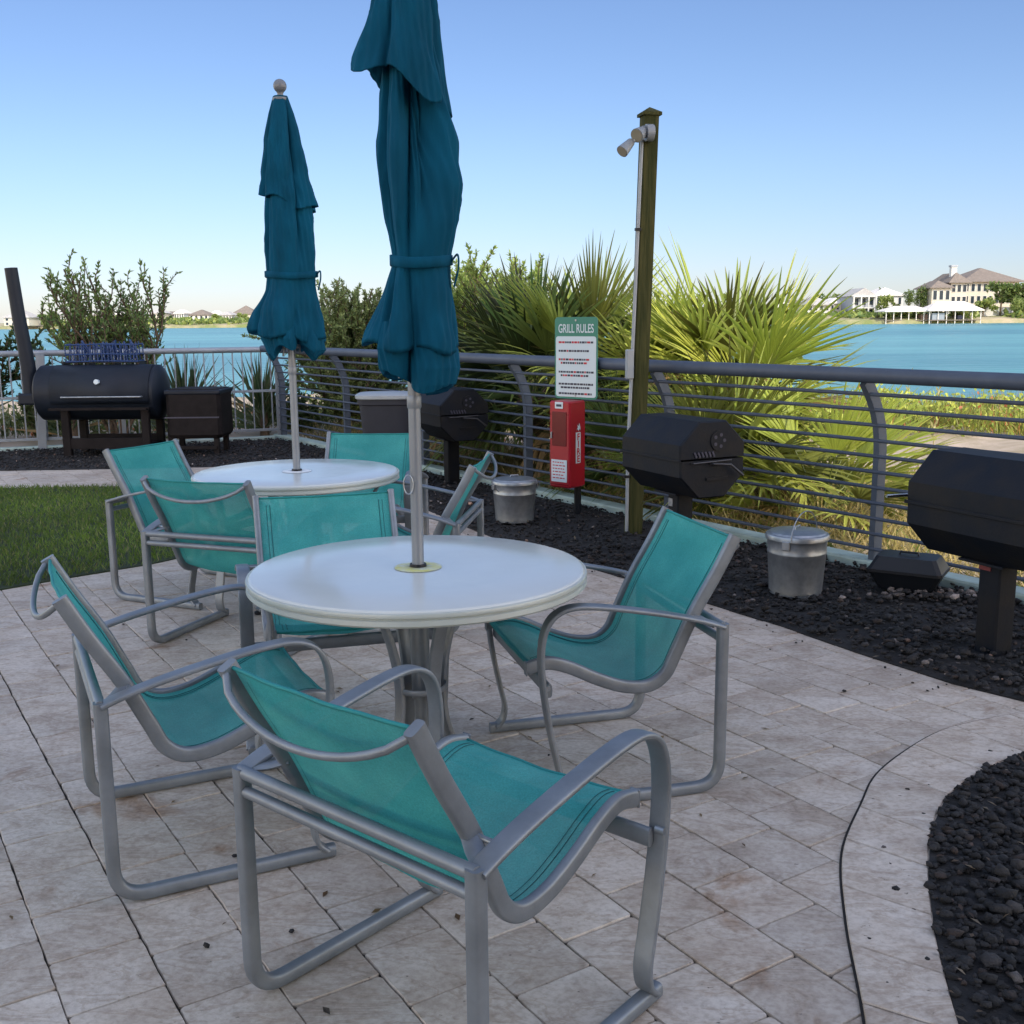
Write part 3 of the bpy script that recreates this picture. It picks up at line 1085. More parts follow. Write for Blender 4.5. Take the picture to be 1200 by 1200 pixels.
scrubleaf(SCR, 30000, 61, [(.14, .21, .03), (.40, .43, .08)], .62)
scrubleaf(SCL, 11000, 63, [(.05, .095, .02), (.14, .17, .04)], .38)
for i, (px, py, Y, h) in enumerate([(1065, 452, 18, 0.9), (1100, 455, 17.5, .6), (1172, 470, 17, .55), (1092, 540, 12.5, .45)]):
    p = at(px, py, Y)
    o = empty('reed', (p.x, p.y, bank_height(p.x, p.y)), 0, ['tall thin reed standing against the water on the right', 'shorter thin reed right of the tall one', 'thin reed near the right edge of the scrub', 'small weed standing on the bare sandy patch'][i], 'reed')
    s_ = MB(); s_.tube([(0, 0, 0), (.01, 0, h * .6), (-.01, 0.01, h)], .010, 5, r2=.004)
    s_.build('stalk', mat('straw', (.30, .26, .12), .8), o)
    P = np.array([(0, 0, h * t) for t in (.55, .65, .75, .85, .92, .97)]); D = np.array([(math.cos(k * 2.4) * .5, math.sin(k * 2.4) * .5, 1) for k in range(6)])
    V, F, C = leaf_quads(P, D, np.tile([0.1, 1, 0], (6, 1)).astype(float), .12, .03, np.tile([.32, .30, .12], (6, 1)))
    rawmesh('seed_head', V, F, M_leaf, o, C=C)


# ------------------------------------------------------------------ chairs
def make_chair():
    root = empty('patio_chair', (0, 0, 0))
    rail = [(-.378, .818), (-.318, .705), (-.243, .578), (-.182, .45), (-.148, .382), (-.092, .347), (-.01, .352), (.08, .385), (.175, .432), (.245, .452), (.312, .440)]
    arm = [(-.307, .546), (-.25, .566), (-.165, .589), (-.03, .618), (.11, .642), (.195, .646), (.250, .624), (.280, .575), (.290, .50), (.284, .40), (.266, .28), (.243, .17), (.228, .10), (.236, .05), (.262, .022)]
    rs = cr([(0, y, z) for y, z in rail], 6)
    # sling rails
    for s in (-1, 1):
        mb = MB().sweep([(s * (.258 + .012 * (1 - i / len(rs))), p.y, p.z) for i, p in enumerate(rs)], ovalsec(.0125, .0205, 16, 4.0))
        o = mb.build('side_rail', M_alu, root, smooth=50)
        cp = MB().box((s * .258, .314, .440), (.027, .006, .044), 0, .002)
        cp.build('end_cap', M_alu, o)
    # sling: top edge to front edge, sagging a little between the rails
    rows = cr([(0, y, z) for y, z in rail], 8)
    rows = rows[1:-1]
    V, F = [], []
    nx = 17
    rr = random.Random(3)
    for i, p in enumerate(rows):
        t = i / (len(rows) - 1)
        T = (rows[min(i + 1, len(rows) - 1)] - rows[max(0, i - 1)]).normalized()
        nrm = Vector((0, -T.z, T.y))          # points up / forward
        if nrm.z < 0 and nrm.y < 0: nrm = -nrm
        sag = .010 + .016 * math.sin(math.pi * min(1, t * 1.05))
        w_ = .252 + .012 * (1 - t)
        for j in range(nx):
            a = -1 + 2 * j / (nx - 1)
            k = (1 - a * a)
            wr = 0.0016 * math.sin(9 * a + 14 * t) * k
            V.append((a * w_, p.y - nrm.y * (sag * k + wr), p.z - nrm.z * (sag * k + wr) + .009))
    m_ = len(rows)
    for i in range(m_ - 1):
        for j in range(nx - 1):
            q = i * nx + j
            F.append((q, q + 1, q + nx + 1, q + nx))
    mb = MB(); mb.add(V, F)
    sl = mb.build('sling', M_sling, root, smooth=180)
    for jj in (1, nx - 2):
        for dj in (0, .014):
            sgn = 1 if jj == 1 else -1
            pts = [Vector(V[i * nx + jj]) + Vector((sgn * dj, 0, .0012)) for i in range(2, m_ - 2)]
            MB().tube(pts, .0011, 4).build('seam', M_seam, sl, smooth=180)
    for i0 in (0, (m_ - 1)):
        hem = MB().tube([V[i0 * nx + j] for j in range(nx)], .0045, 6)
        hem.build('hem', M_hem, sl, smooth=180)
    # arms with front legs, rear sled legs
    for s in (-1, 1):
        P = cr([(s * .342, y, z) for y, z in arm], 5)
        mb = MB().sweep(P, ovalsec(.0235, .0075, 16, 5.0))
        a = mb.build('armrest', M_alu, root, smooth=60)
        mb = MB()
        for (y, z) in ((-.232, .586),):
            mb.tube([(s * .270, y, z - .02), (s * .348, y, z - .02)], .006, 8)
        mb.build('bolt', M_galv, a, smooth=60)
        MB().tube([(s * .362, .275, .405), (s * .34, .275, .405)], .009, 8).build('bolt', M_galv, a, smooth=60)
        P = fillet([(s * .342, -.307, .556), (s * .342, -.307, .018), (s * .342, .285, .018)], .085, 8)
        mb = MB().sweep(P, ovalsec(.0165, .0180, 16, 3.6))
        mb.build('sled_leg', M_alu, root, smooth=60)
    for z, r_ in ((.546, .0145), (.503, .0130)):
        MB().tube([(-.345, -.308, z), (.345, -.308, z)], r_, 12).build('rear_crossbar', M_alu, root, smooth=60)
    MB().sweep([(-.335, .262, .388), (.335, .262, .388)], ovalsec(.010, .022, 10, 3), lat=(0, 1, 0)).build('front_crossbar', M_alu, root, smooth=60)
    for s in (-1, 1):
        MB().sweep([(s * .262, -.235, .57), (s * .30, -.262, .556), (s * .338, -.285, .550)], ovalsec(.006, .020, 8, 3), lat=(0, 0, 1)).build('arm_bracket', M_alu, root, smooth=60)
    # bowed tube behind the top of the back
    P = [(.262 * a, -.385 - .048 * (1 - a * a) ** .6, .800 - .070 * (1 - a * a) ** .75) for a in [-1 + 2 * i / 16 for i in range(17)]]
    MB().tube(P, .0085, 10).build('back_bow', M_alu, root, smooth=60)
    return root


chairs = [
    ((-.129, 2.195), -.708, 'teal sling chair nearest the camera, seen from behind', 'chairs round the front table'),
    ((-.921, 3.033), -1.116, 'teal sling chair at the left of the front table, turned in profile to the right', 'chairs round the front table'),
    ((.275, 3.511), 1.833, 'teal sling chair to the right of the front table, in front of the mulch bed', 'chairs round the front table'),
    ((-.658, 3.917), 3.411, 'teal sling chair behind the front table, between the two tables, facing the camera', 'chairs round the front table'),
    ((-1.271, 5.042), -.349, 'teal sling chair seen from behind at the near left of the back table', 'chairs round the back table'),
    ((-1.777, 5.962), -1.996, 'teal sling chair beside the lawn, left of the back table', 'chairs round the back table'),
    ((-.904, 6.314), 3.056, 'teal sling chair behind the back table, in front of the grey bin', 'chairs round the back table'),
    ((-.521, 5.384), 1.432, 'teal sling chair seen edge on at the right of the back table', 'chairs round the back table')]
c0 = make_chair()
for i, (p, a, l, g) in enumerate(chairs):
    o = c0 if i == 0 else copy_tree(c0)
    o.location = (p[0], p[1], .002)
    o.rotation_euler = (0, 0, a)
    tag(o, l, 'chair', g)


# ------------------------------------------------------------------ tables
def make_table(ring):
    root = empty('round_patio_table', (0, 0, 0))
    Rr = .535
    top = MB().lathe([(.022, .731), (.10, .7312), (.3, .7315), (Rr - .018, .7318), (Rr - .010, .7295), (Rr - .008, .726)], 96, close=False)
    top.build('tabletop', M_table, root, smooth=50)
    MB().lathe([(Rr - .008, .726), (Rr - .002, .7235), (Rr, .718), (Rr - .001, .712), (Rr - .008, .709), (Rr - .008, .706), (Rr - .002, .703), (Rr - .001, .690), (Rr - .007, .684), (Rr - .03, .682), (Rr - .035, .700), (.03, .702), (.022, .731)], 96, close=False).build('table_rim', M_tabrim, root, smooth=40)
    rg = MB().lathe([(.020, .7325), (.022, .7355), (.055, .7350), (.075, .7330)], 40, close=False)
    rg.build('umbrella_ring', ring, root, smooth=180)
    MB().lathe([(.0205, .732), (.0205, .744), (.026, .744), (.027, .7365)], 32, close=False).build('pole_grommet', M_blackplastic, root, smooth=40)
    MB().lathe([(.030, .30), (.030, .70), (.022, .70), (.022, .05), (.030, .05)], 24, close=False).build('centre_tube', M_alu, root, smooth=40)
    for k in range(4):
        a = k * math.pi / 2 + .62
        prof = [(.215, .695), (.185, .665), (.145, .60), (.108, .50), (.085, .40), (.078, .30), (.090, .20), (.125, .12), (.185, .06), (.255, .022)]
        P = cr([(math.cos(a) * r, math.sin(a) * r, z) for r, z in prof], 4)
        lg = MB().sweep(P, ovalsec(.024, .010, 10, 3.2), lat=(-math.sin(a), math.cos(a), 0)).build('leg', M_alu, root, smooth=50)
        MB().lathe([(.018, 0), (.020, .004), (.020, .014), (.012, .018)], 16, c=(math.cos(a) * .252, math.sin(a) * .252, 0.0)).build('foot', M_blackplastic, lg)
    MB().lathe([(.082, .33), (.086, .335), (.086, .345), (.082, .35), (.076, .345), (.076, .335), (.082, .33)], 32, close=False).build('brace_ring', M_alu, root, smooth=60)
    MB().lathe([(.176, .645), (.180, .65), (.180, .66), (.176, .665), (.170, .66), (.170, .65), (.176, .645)], 32, close=False).build('brace_ring', M_alu, root, smooth=60)
    return root


t1 = make_table(M_plug_y)
t1.location = (-.299, 3.32, .002)
tag(t1, 'pale round patio table in front with a yellow ring round its pole', 'table', 'round patio tables')
t2 = make_table(M_plug_w)
t2.location = (-1.126, 5.58, .002)
tag(t2, 'pale round patio table at the back with a white ring round its pole', 'table', 'round patio tables')


# ------------------------------------------------------------------ umbrellas
def lerp_tab(tab, z):
    for (z0, *a), (z1, *b) in zip(tab, tab[1:]):
        if (z0 >= z >= z1) or (z0 <= z <= z1):
            t = (z - z0) / (z1 - z0)
            return [x + (y - x) * t for x, y in zip(a, b)]
    return list(tab[-1][1:]) if abs(z - tab[-1][0]) < abs(z - tab[0][0]) else list(tab[0][1:])


def cloth_shell(name, tab, hem, seed, root, ndeep, amp0, twist, thick_in=0.02, corners=()):
    """closed canopy cloth hanging in folds. tab: z, left extent, right extent, fold depth. hem(theta)->z of the lower edge"""
    r_ = random.Random(seed)
    n, m_ = 200, 70
    ztop, zb_ = tab[0][0], tab[-1][0]
    ph = [r_.uniform(0, 6.28) for _ in range(6)]
    am = [r_.uniform(.6, 1.3) for _ in range(16)]
    V, F = [], []
    for i in range(m_):
        t = i / (m_ - 1)
        for j in range(n):
            th = 2 * math.pi * j / n
            z = ztop + (hem(th) - ztop) * t
            l, r, fd = lerp_tab(tab, z)
            c = math.cos(th)
            base = (l * (1 - c) / 2 + r * (1 + c) / 2)
            tt = th + twist * (ztop - z) + .34 * math.sin(2 * th + ph[0] + z * 1.5) + .12 * math.sin(5 * th + ph[1] - z * 4)
            f1 = abs(math.cos(ndeep * tt / 2 + ph[1]))           # sharp valleys
            sec = int((ndeep * tt / 2 + ph[1]) / math.pi) % 8
            f = (1 - f1) ** 1.5 * am[sec]
            w2 = .30 * math.sin(3 * ndeep * th / 2 + ph[2] + 4 * z) + .25 * math.sin(13 * th + ph[3] - 9 * z) * math.sin(5 * z + ph[4])
            w3 = .30 * math.sin(31 * th + 11 * z + 2 * math.sin(7 * z + th * 2)) - .55 * (1 - abs(math.sin(4.5 * th + 6 * z + 1.3 * math.sin(5 * z + ph[5])))) ** 3 - .45 * (1 - abs(math.sin(3.5 * th - 8 * z + ph[4]))) ** 4
            rr = base * (1 - fd * (f * .92 + .10 * w2 + .12 * w3))
            # horizontal puckers
            rr += base * .035 * fd * math.sin(38 * z + 3 * math.sin(2 * th + ph[5]))
            for (ct, cw, cz, ch_, ca) in corners:
                dth = math.atan2(math.sin(th - ct), math.cos(th - ct))
                rr += ca * math.exp(-(dth / cw) ** 2) * math.exp(-((z - cz) / ch_) ** 2)
            V.append((rr * math.cos(th), rr * math.sin(th) * .92, z))
    for i in range(m_ - 1):
        for j in range(n):
            q = (j + 1) % n
            F.append(((i + 1) * n + j, (i + 1) * n + q, i * n + q, i * n + j))
    # turn the hem inwards
    k0 = (m_ - 1) * n
    for (s, dz) in ((.90, .012), (.45, .07), (.16, .10)):
        o = len(V)
        for j in range(n):
            x, y, z = V[k0 + j]
            V.append((x * s, y * s, z + dz))
        pk = o - n if o > m_ * n else k0
        for j in range(n):
            q = (j + 1) % n
            F.append((o + j, o + q, pk + q, pk + j))
    mb = MB(); mb.add(V, F)
    return mb.build(name, M_canvas, root, smooth=180)


M_finial = mat('grey_finial', (.13, .14, .16), .4)


def umbrella(loc, seed, main, flap, hem_main, hem_flap, tie, tuck, hem_tuck, label, cmain=(), cflap=(), pin=None, tilt=(0, 0)):
    root = empty('patio_umbrella', loc, 0, label, 'umbrella', 'closed teal patio umbrellas')
    root.rotation_euler = (tilt[0], tilt[1], 0)
    MB().lathe([(.019, .01), (.019, 2.585)], 24).build('pole', M_pole, root, smooth=40)
    MB().lathe([(.0205, 1.235), (.0225, 1.24), (.0225, 1.27), (.0205, 1.275)], 24).build('pole_collar', M_pole, root, smooth=40)
    cloth_shell('canopy', main, hem_main, seed, root, 5, .3, .22, corners=cmain)
    cloth_shell('tucked_hem', tuck, hem_tuck, seed + 9, root, 3, .3, 1.6)
    cloth_shell('vent_flap', flap, hem_flap, seed + 5, root, 5, .3, .1, corners=cflap)
    # tie strap round the cloth
    z, l, r = tie
    V, F = [], []
    n = 48
    for dz in (-.016, -.014, .014, .016):
        for j in range(n):
            th = 2 * math.pi * j / n
            c = math.cos(th)
            b_ = (l * (1 - c) / 2 + r * (1 + c) / 2) * (1.02 + .015 * math.sin(9 * th)) + (.004 if abs(dz) < .015 else 0)
            V.append((b_ * math.cos(th), b_ * math.sin(th) * .94, z + dz + .006 * math.sin(th * 2 + 1)))
    for i in range(3):
        for j in range(n):
            q = (j + 1) % n
            F.append((i * n + j, i * n + q, (i + 1) * n + q, (i + 1) * n + j))
    mb = MB(); mb.add(V, F)
    ts = mb.build('tie_strap', M_canvas, root, smooth=180)
    mb = MB(); mb.sweep(cr([(r * 1.02, -.01, z), (r * 1.02 + .02, -.015, z + .02), (r * 1.02 + .022, -.02, z - .02), (r * 1.02 + .008, -.02, z - .075)], 5), ovalsec(.012, .003, 8), lat=(0, 1, 0))
    mb.build('strap_end', M_canvas, ts, smooth=60)
    fin = MB().lathe([(.036, 2.575), (.040, 2.58), (.038, 2.592), (.018, 2.597), (.014, 2.612), (.018, 2.618)] + [(.033 * math.sin(a), 2.648 - .033 * math.cos(a)) for a in [R(30 + 150 * i / 10) for i in range(10)]] + [(.001, 2.681)], 24)
    fin.build('finial', M_finial, root, smooth=60)
    # eight rib tips showing under the hem
    for k in range(8):
        a = k * math.pi / 4 + .3
        MB().tube([(.03 * math.cos(a), .03 * math.sin(a), 1.62), (.042 * math.cos(a), .042 * math.sin(a), 1.345 + .03 * math.sin(3 * k))], .006, 6).build('rib', M_pole, root)
    if pin:
        zz = pin
        ang = [i * 2 * math.pi / 20 for i in range(21)]
        MB().tube([(-.022 + .03 * math.cos(a) * .5, -.024, zz + .03 * math.sin(a)) for a in ang], .0022, 6).build('locking_pin', M_galv, root)
    return root


umbrella((-.299, 3.32, .002), 71,
         [(2.45, .05, .06, .4), (2.15, .075, .11, .7), (2.02, .094, .145, .65), (1.90, .090, .158, .6), (1.80, .072, .147, .5), (1.70, .055, .122, .3), (1.665, .055, .118, .3), (1.60, .080, .122, .4), (1.52, .112, .130, .5), (1.44, .144, .138, .55), (1.38, .152, .140, .6)],
         [(2.59, .036, .036, .1), (2.50, .075, .068, .35), (2.40, .10, .095, .5), (2.28, .125, .105, .5), (2.20, .150, .116, .5), (2.06, .15, .130, .5)],
         lambda th: 1.425 + .016 * math.cos(th - 2.4) + .012 * math.cos(5 * th), lambda th: 2.165 + .065 * math.cos(th + 3.0) + .022 * math.cos(4 * th + 1.0), (1.675, .058, .120),
         [(1.50, .118, .120, .5), (1.42, .135, .132, .6), (1.36, .120, .138, .6), (1.31, .085, .128, .6), (1.27, .06, .10, .6)], lambda th: 1.315 - .028 * math.cos(th) + .022 * math.cos(3 * th + .8),
         'nearer closed teal umbrella rising past the top of the picture', pin=1.00,
         cmain=((math.pi, .5, 1.44, .05, .012),), cflap=((math.pi + .25, .38, 2.24, .09, .028), (-.5, .4, 2.13, .07, .015)))
umbrella((-1.126, 5.58, .002), 94,
         [(2.45, .05, .05, .4), (2.12, .095, .135, .6), (1.95, .108, .140, .5), (1.85, .110, .142, .4), (1.76, .106, .138, .25), (1.72, .106, .136, .25), (1.66, .118, .140, .35), (1.56, .175, .160, .5), (1.48, .195, .172, .55), (1.42, .19, .176, .6), (1.38, .17, .178, .6)],
         [(2.60, .036, .036, .1), (2.52, .062, .066, .3), (2.40, .088, .095, .5), (2.25, .108, .122, .55), (2.12, .125, .142, .6), (2.02, .135, .160, .6)],
         lambda th: 1.425 - .02 * math.cos(th) + .014 * math.cos(5 * th + 1), lambda th: 2.095 - .04 * math.cos(th) + .016 * math.cos(4 * th + .6), (1.735, .112, .142),
         [(1.50, .14, .14, .5), (1.42, .16, .16, .6), (1.36, .13, .165, .6), (1.31, .10, .13, .6), (1.27, .08, .10, .6)], lambda th: 1.35 + .03 * math.cos(2 * th + 2.6) + .02 * math.cos(7 * th),
         'farther closed teal umbrella with a round finial on top', cmain=((math.pi, .30, 1.48, .07, .04), (0, .4, 1.42, .05, .015)), cflap=((0, .3, 2.06, .05, .02),))


# ------------------------------------------------------------------ grills
def octo(r, ry, off=22.5):
    k = 1 / math.cos(R(22.5))
    return [(r * k * math.cos(R(off + 45 * i)), ry * k * math.sin(R(off + 45 * i))) for i in range(8)]


M_lever = mat('dark_lever', (.05, .05, .055), .4, .5)


def make_grill():
    root = empty('barrel_grill', (0, 0, 0))
    L, zc = .66, .665
    sec = octo(.235, .232)

    def barrel(name, pts, ins=.0, par=root):
        n = len(pts)
        vs = []
        for (x, k) in ((-L / 2, .965), (-L / 2 + .012, 1), (L / 2 - .012, 1), (L / 2, .965)):
            for (a, c) in pts:
                vs.append((x, a * k, zc + c * k))
        fs = [tuple(range(n)), tuple(3 * n + i for i in range(n - 1, -1, -1))]
        for q in range(3):
            for i in range(n):
                j = (i + 1) % n
                fs.append((q * n + j, q * n + i, (q + 1) * n + i, (q + 1) * n + j))
        mb = MB(); mb.add(vs, fs)
        return mb.build(name, M_grill, par)
    up = [(sec[0][0], .012), sec[0], sec[1], sec[2], sec[3], (sec[3][0], .012)]
    lo = [(sec[4][0], -.0), sec[4], sec[5], sec[6], sec[7], (sec[7][0], -.0)]
    lid = barrel('lid', [(a * 1.012, c * 1.01) for a, c in up])
    body = barrel('firebox', lo)
    # seam lip
    MB().box((0, -.24, zc + .004), (L + .01, .012, .016), 0, .002).build('lid_lip', M_grill, lid)
    for s in (1,):
        x = s * (L / 2 + .004)
        d = MB()
        d.v = []
        n = 28
        vs = [(x + .004 * s, .04 + .062 * math.cos(2 * math.pi * i / n), zc + .115 + .062 * math.sin(2 * math.pi * i / n)) for i in range(n)]
        vs += [(x - .006 * s, v[1], v[2]) for v in vs]
        d.add(vs, [tuple(range(n))] + [(i, n + i, n + (i + 1) % n, (i + 1) % n) for i in range(n)])
        d.build('vent_disc', M_grill, lid)
        h = MB()
        for i in range(5):
            a = R(72 * i)
            h.tube([(x + .0045, .04 + .036 * math.cos(a), zc + .115 + .036 * math.sin(a)), (x + .0065, .04 + .036 * math.cos(a), zc + .115 + .036 * math.sin(a))], .011, 10)
        h.build('vent_holes', M_ink, lid)
        sl = MB()
        for i in range(6):
            sl.box((x, -.13 + i * .026, zc + .035), (.006, .012, .035), 0, tilt=Matrix.Rotation(R(25), 4, 'X'))
        sl.build('vent_slots', M_ink, lid)
        lv = MB()
        lv.tube([(x, -.02, zc - .02), (x + .035, -.02, zc - .02), (x + .04, .10, zc - .03), (x + .045, .19, zc - .10)], .008, 8)
        lv.tube([(x, -.16, zc - .012), (x + .02, -.16, zc - .012), (x + .02, .12, zc - .004)], .006, 8)
        lv.build('grate_lever', M_lever, body, smooth=60)
        d2 = MB().box((x, .03, zc - .115), (.012, .16, .018), 0)
        d2.build('ash_vent', M_grill, body)
        hg = MB()
    for x in (-.2, .2):
        hg.box((x, .245, zc + .005), (.07, .02, .05), 0, .003)
    hg.build('hinge', M_grill, lid)
    MB().box((0, 0, .215), (.115, .115, .45), 0, .008).build('post', M_grill, root)
    MB().box((0, 0, .428), (.24, .24, .012), 0, .002).build('mounting_plate', M_grill, root)
    return root


rzg = math.atan2(-.90, .435)
g0 = make_grill()
for i, (x, y, l) in enumerate([(2.17, 4.67, 'black barrel grill cut by the right edge, with a small red plate on its post'), (1.07, 6.72, 'black barrel grill in the middle, right of the timber light post'),
                               (-.56, 9.96, 'black barrel grill farthest away, partly behind the nearer umbrella pole')]):
    o = g0 if i == 0 else copy_tree(g0)
    o.location = (x, y, 0)
    o.rotation_euler = (0, 0, rzg)
    tag(o, l, 'grill', 'barrel grills on posts along the fence')
g1 = [o for o in bpy.data.objects if o.name == 'barrel_grill'][0]
pl = MB().box((-.022, -.0605, .405), (.062, .004, .034), 0)
pl.build('maker_plate', mat('worn_red_plate', (.20, .03, .03), .5, noise=.4, nscale=60), g1)
MB().tube([(-.33, -.10, .69), (-.36, -.19, .69), (-.36, -.33, .695)], .008, 8).build('chrome_handle', mat('chrome', (.6, .6, .6), .2, 1), g1, smooth=60)
g2 = [o for o in bpy.data.objects if o.name.startswith('barrel_grill') and abs(o.location.x - 1.07) < .01][0]
MB().box((-.02, -.0605, .36), (.045, .004, .05), 0).build('maker_plate', mat('worn_grey_plate', (.3, .3, .3), .5, noise=.4, nscale=60), g2)


# offset smoker
def smoker():
    root = empty('offset_smoker', (-4.72, 12.5, 0), 0, 'large black offset barrel smoker with a tall leaning stack', 'smoker')
    Lx, r, zc = 1.50, .315, .725
    n = 40

    def cyl(x0, x1, rr, c, dome=0.0):
        mb = MB()
        st = [(x0 - dome, .25), (x0 - dome * .8, .65), (x0 - dome * .35, .92), (x0, 1)] if dome else [(x0, 1)]
        st += [(x1, 1)] + ([(x1 + dome * .35, .92), (x1 + dome * .8, .65), (x1 + dome, .25)] if dome else [])
        for x, k in st:
            for j in range(n):
                a = 2 * math.pi * j / n
                mb.v.append((x, c[0] + rr * k * math.cos(a), c[1] + rr * k * math.sin(a)))
        for i in range(len(st) - 1):
            for j in range(n):
                q = (j + 1) % n
                mb.f.append((i * n + q, i * n + j, (i + 1) * n + j, (i + 1) * n + q))
        mb.f.append(tuple(range(n))); mb.f.append(tuple((len(st) - 1) * n + j for j in range(n - 1, -1, -1)))
        return mb
    ch = cyl(-.68, .66, r, (0, zc), .07).build('cooking_chamber', M_smoker, root, smooth=40)
    # door panel: a shell over the front upper quarter
    mb = MB()
    m_ = 14
    for x in (-.50, .62):
        for k in (r + .012, ):
            for i in range(m_):
                a = R(100 + 100 * i / (m_ - 1))
                mb.v.append((x, k * math.cos(a), zc + k * math.sin(a)))
    for i in range(m_ - 1):
        mb.f.append((i, i + 1, m_ + i + 1, m_ + i))
    dr = mb.build('door', M_smoker, root, smooth=60)
    sm = dr.modifiers.new('thickness', 'SOLIDIFY'); sm.thickness = .012; sm.offset = -1
    th = MB()
    th.tube([(.05, -r - .03, zc + .14), (.05, -r + .05, zc + .13)], .028, 16)
    th.build('thermometer', M_white, dr, smooth=40)
    MB().tube([(-.35, -r - .01, zc - .03), (-.35, -r - .06, zc - .03), (.55, -r - .06, zc - .03), (.55, -r - .01, zc - .03)], .010, 8).build('door_handle', M_galv, dr, smooth=60)
    sh = MB()
    sh.box((.08, -r - .12, zc - .16), (1.10, .03, .025)); sh.box((.08, -r - .02, zc - .16), (1.10, .02, .02))
    for i in range(24):
        sh.box((-.44 + i * .045, -r - .07, zc - .158), (.008, .1, .008))
    sh.build('front_shelf', M_rust, root)
    rail = MB()
    rail.box((.0, -.02, zc + r + .03), (.92, .02, .012)); rail.box((.0, .18, zc + r + .03), (.92, .02, .012))
    for x in (-.44, -.15, .15, .44):
        rail.box((x, .08, zc + r + .01), (.02, .2, .06))
    rail.build('top_rack', M_smoker, root)
    for x, yy in ((-.36, -.25), (-.36, .25), (.55, -.25), (.55, .25)):
        MB().box((x, yy, .27), (.09, .07, .54), 0, .006).build('leg', M_rust, root)
    bs = MB().box((.1, -.25, .16), (.9, .05, .12)); bs.box((.1, .25, .16), (.9, .05, .12)); bs.box((.1, 0, .13), (.9, .46, .02))
    bs.build('lower_shelf', M_rust, root)
    fb = MB().box((1.11, -.02, .49), (.62, .56, .56), 0, .04).build('offset_firebox', M_rust, root)
    MB().box((1.11, -.02, .735), (.64, .58, .05), 0, .012).build('firebox_lid', M_smoker, fb)
    MB().box((1.09, -.302, .45), (.62, .010, .016), 0).build('firebox_seam', M_ink, fb)
    for x in (.82, 1.34):
        MB().box((x, -.22, .17), (.06, .06, .30), 0, .004).build('leg', M_rust, root)
        MB().box((x, .18, .17), (.06, .06, .30), 0, .004).build('leg', M_rust, root)
    MB().box((1.07, -.25, .10), (.56, .04, .04), 0, .004).build('base_bar', M_rust, root)
    st = MB()
    st.box((-.80, -.02, .66), (.30, .22, .13), 0, .02)
    st.build('smoke_elbow', M_smoker, root)
    MB().tube([(-.83, -.02, .66), (-.84, -.02, 1.05), (-.90, -.02, 1.60), (-.94, -.02, 2.14)], [.085, .080, .074, .070], 20).build('smokestack', M_smoker, root, smooth=50)


smoker()
# blue wire basket on the smoker
bk = empty('wire_basket', (-4.70, 12.56, 1.078), 0, 'bright blue wire basket lying on top of the smoker', 'basket')
mb = MB()
rb = random.Random(9)
for z in (0, .08, .19):
    for (a, b_) in (((-.41, -.10), (.41, -.10)), ((.41, -.10), (.41, .12)), ((.41, .12), (-.41, .12)), ((-.41, .12), (-.41, -.10))):
        mb.tube([(a[0], a[1], z), ((a[0] + b_[0]) / 2, (a[1] + b_[1]) / 2, z + .01), (b_[0], b_[1], z)], .008, 6)
for i in range(23):
    x = -.41 + .82 * i / 22 + rb.uniform(-.008, .008)
    for y in (-.10, .12):
        mb.tube([(x, y, 0), (x + rb.uniform(-.02, .02), y, .19 + rb.uniform(-.02, .04))], .007, 5)
for i in range(12):
    x = -.39 + .78 * i / 11
    mb.tube([(x, -.10, .004), (x, .12, .004)], .006, 5)
mb.build('wire_frame', M_blue, bk)
mb = MB()
for i in range(20):
    x = rb.uniform(-.36, .36); y = rb.uniform(-.07, .09)
    a = rb.uniform(0, 6.28)
    mb.tube([(x, y, .02), (x + .06 * math.cos(a), y + .03 * math.sin(a), .12), (x - .03, y, .20 + rb.uniform(-.05, .05))], .013, 6)
mb.build('coiled_strap', M_blue, bk, smooth=60)


# ------------------------------------------------------------------ pails, bin, small grill, sign, extinguisher, post
def pail(loc, r0, h, rz, label, handle_up=True):
    root = empty('galvanised_pail', loc, rz, label, 'pail', 'galvanised ash pails by the grills')
    k = .86
    prof = [(r0 * k * .95, 0), (r0 * k, .004), (r0 * k * 1.0, .018), (r0 * k * 1.025, .02), (r0 * k * 1.025, .032), (r0 * (k + .02), .036), (r0 * (k + .10), h * .62), (r0 * (k + .115), h * .63), (r0 * (k + .115), h * .66), (r0 * (k + .105), h * .67),
            (r0 * .985, h * .84), (r0 * 1.0, h * .85), (r0 * 1.0, h * .88)]
    MB().lathe(prof, 48).build('bucket', M_galv, root, smooth=35)
    ld = MB().lathe([(r0 * 1.03, h * .845), (r0 * 1.045, h * .85), (r0 * 1.045, h * .905), (r0 * 1.02, h * .925), (r0 * .95, h * .93), (r0 * .90, h * .955), (r0 * .5, h * .985), (r0 * .05, h * .995)], 48).build('lid', M_galv, root, smooth=35)
    MB().tube([(-.035, 0, h * .985), (-.03, 0, h * 1.03), (.03, 0, h * 1.03), (.035, 0, h * .985)], .004, 6).build('lid_knob', M_galv, ld)
    P = []
    for i in range(17):
        a = math.pi * i / 16
        P.append((r0 * 1.07 * math.cos(a), -.02 - (.05 if not handle_up else .02), h * .86 + (r0 * .9 * math.sin(a) if handle_up else -r0 * .55 * math.sin(a))))
    MB().tube(P, .003, 6).build('wire_handle', M_galv, root, smooth=60)
    for s in (-1, 1):
        MB().box((s * r0 * 1.03, -.01, h * .80), (.012, .045, .05), 0, .004).build('handle_ear', M_galv, root)


pail((.02, 7.95, .02), .165, .335, .3, 'galvanised lidded pail by the far mulch edge, left of the red cabinet', False)
pail((1.55, 5.72, .02), .162, .36, .9, 'galvanised lidded pail with raised handle right of the right hand chair', True)

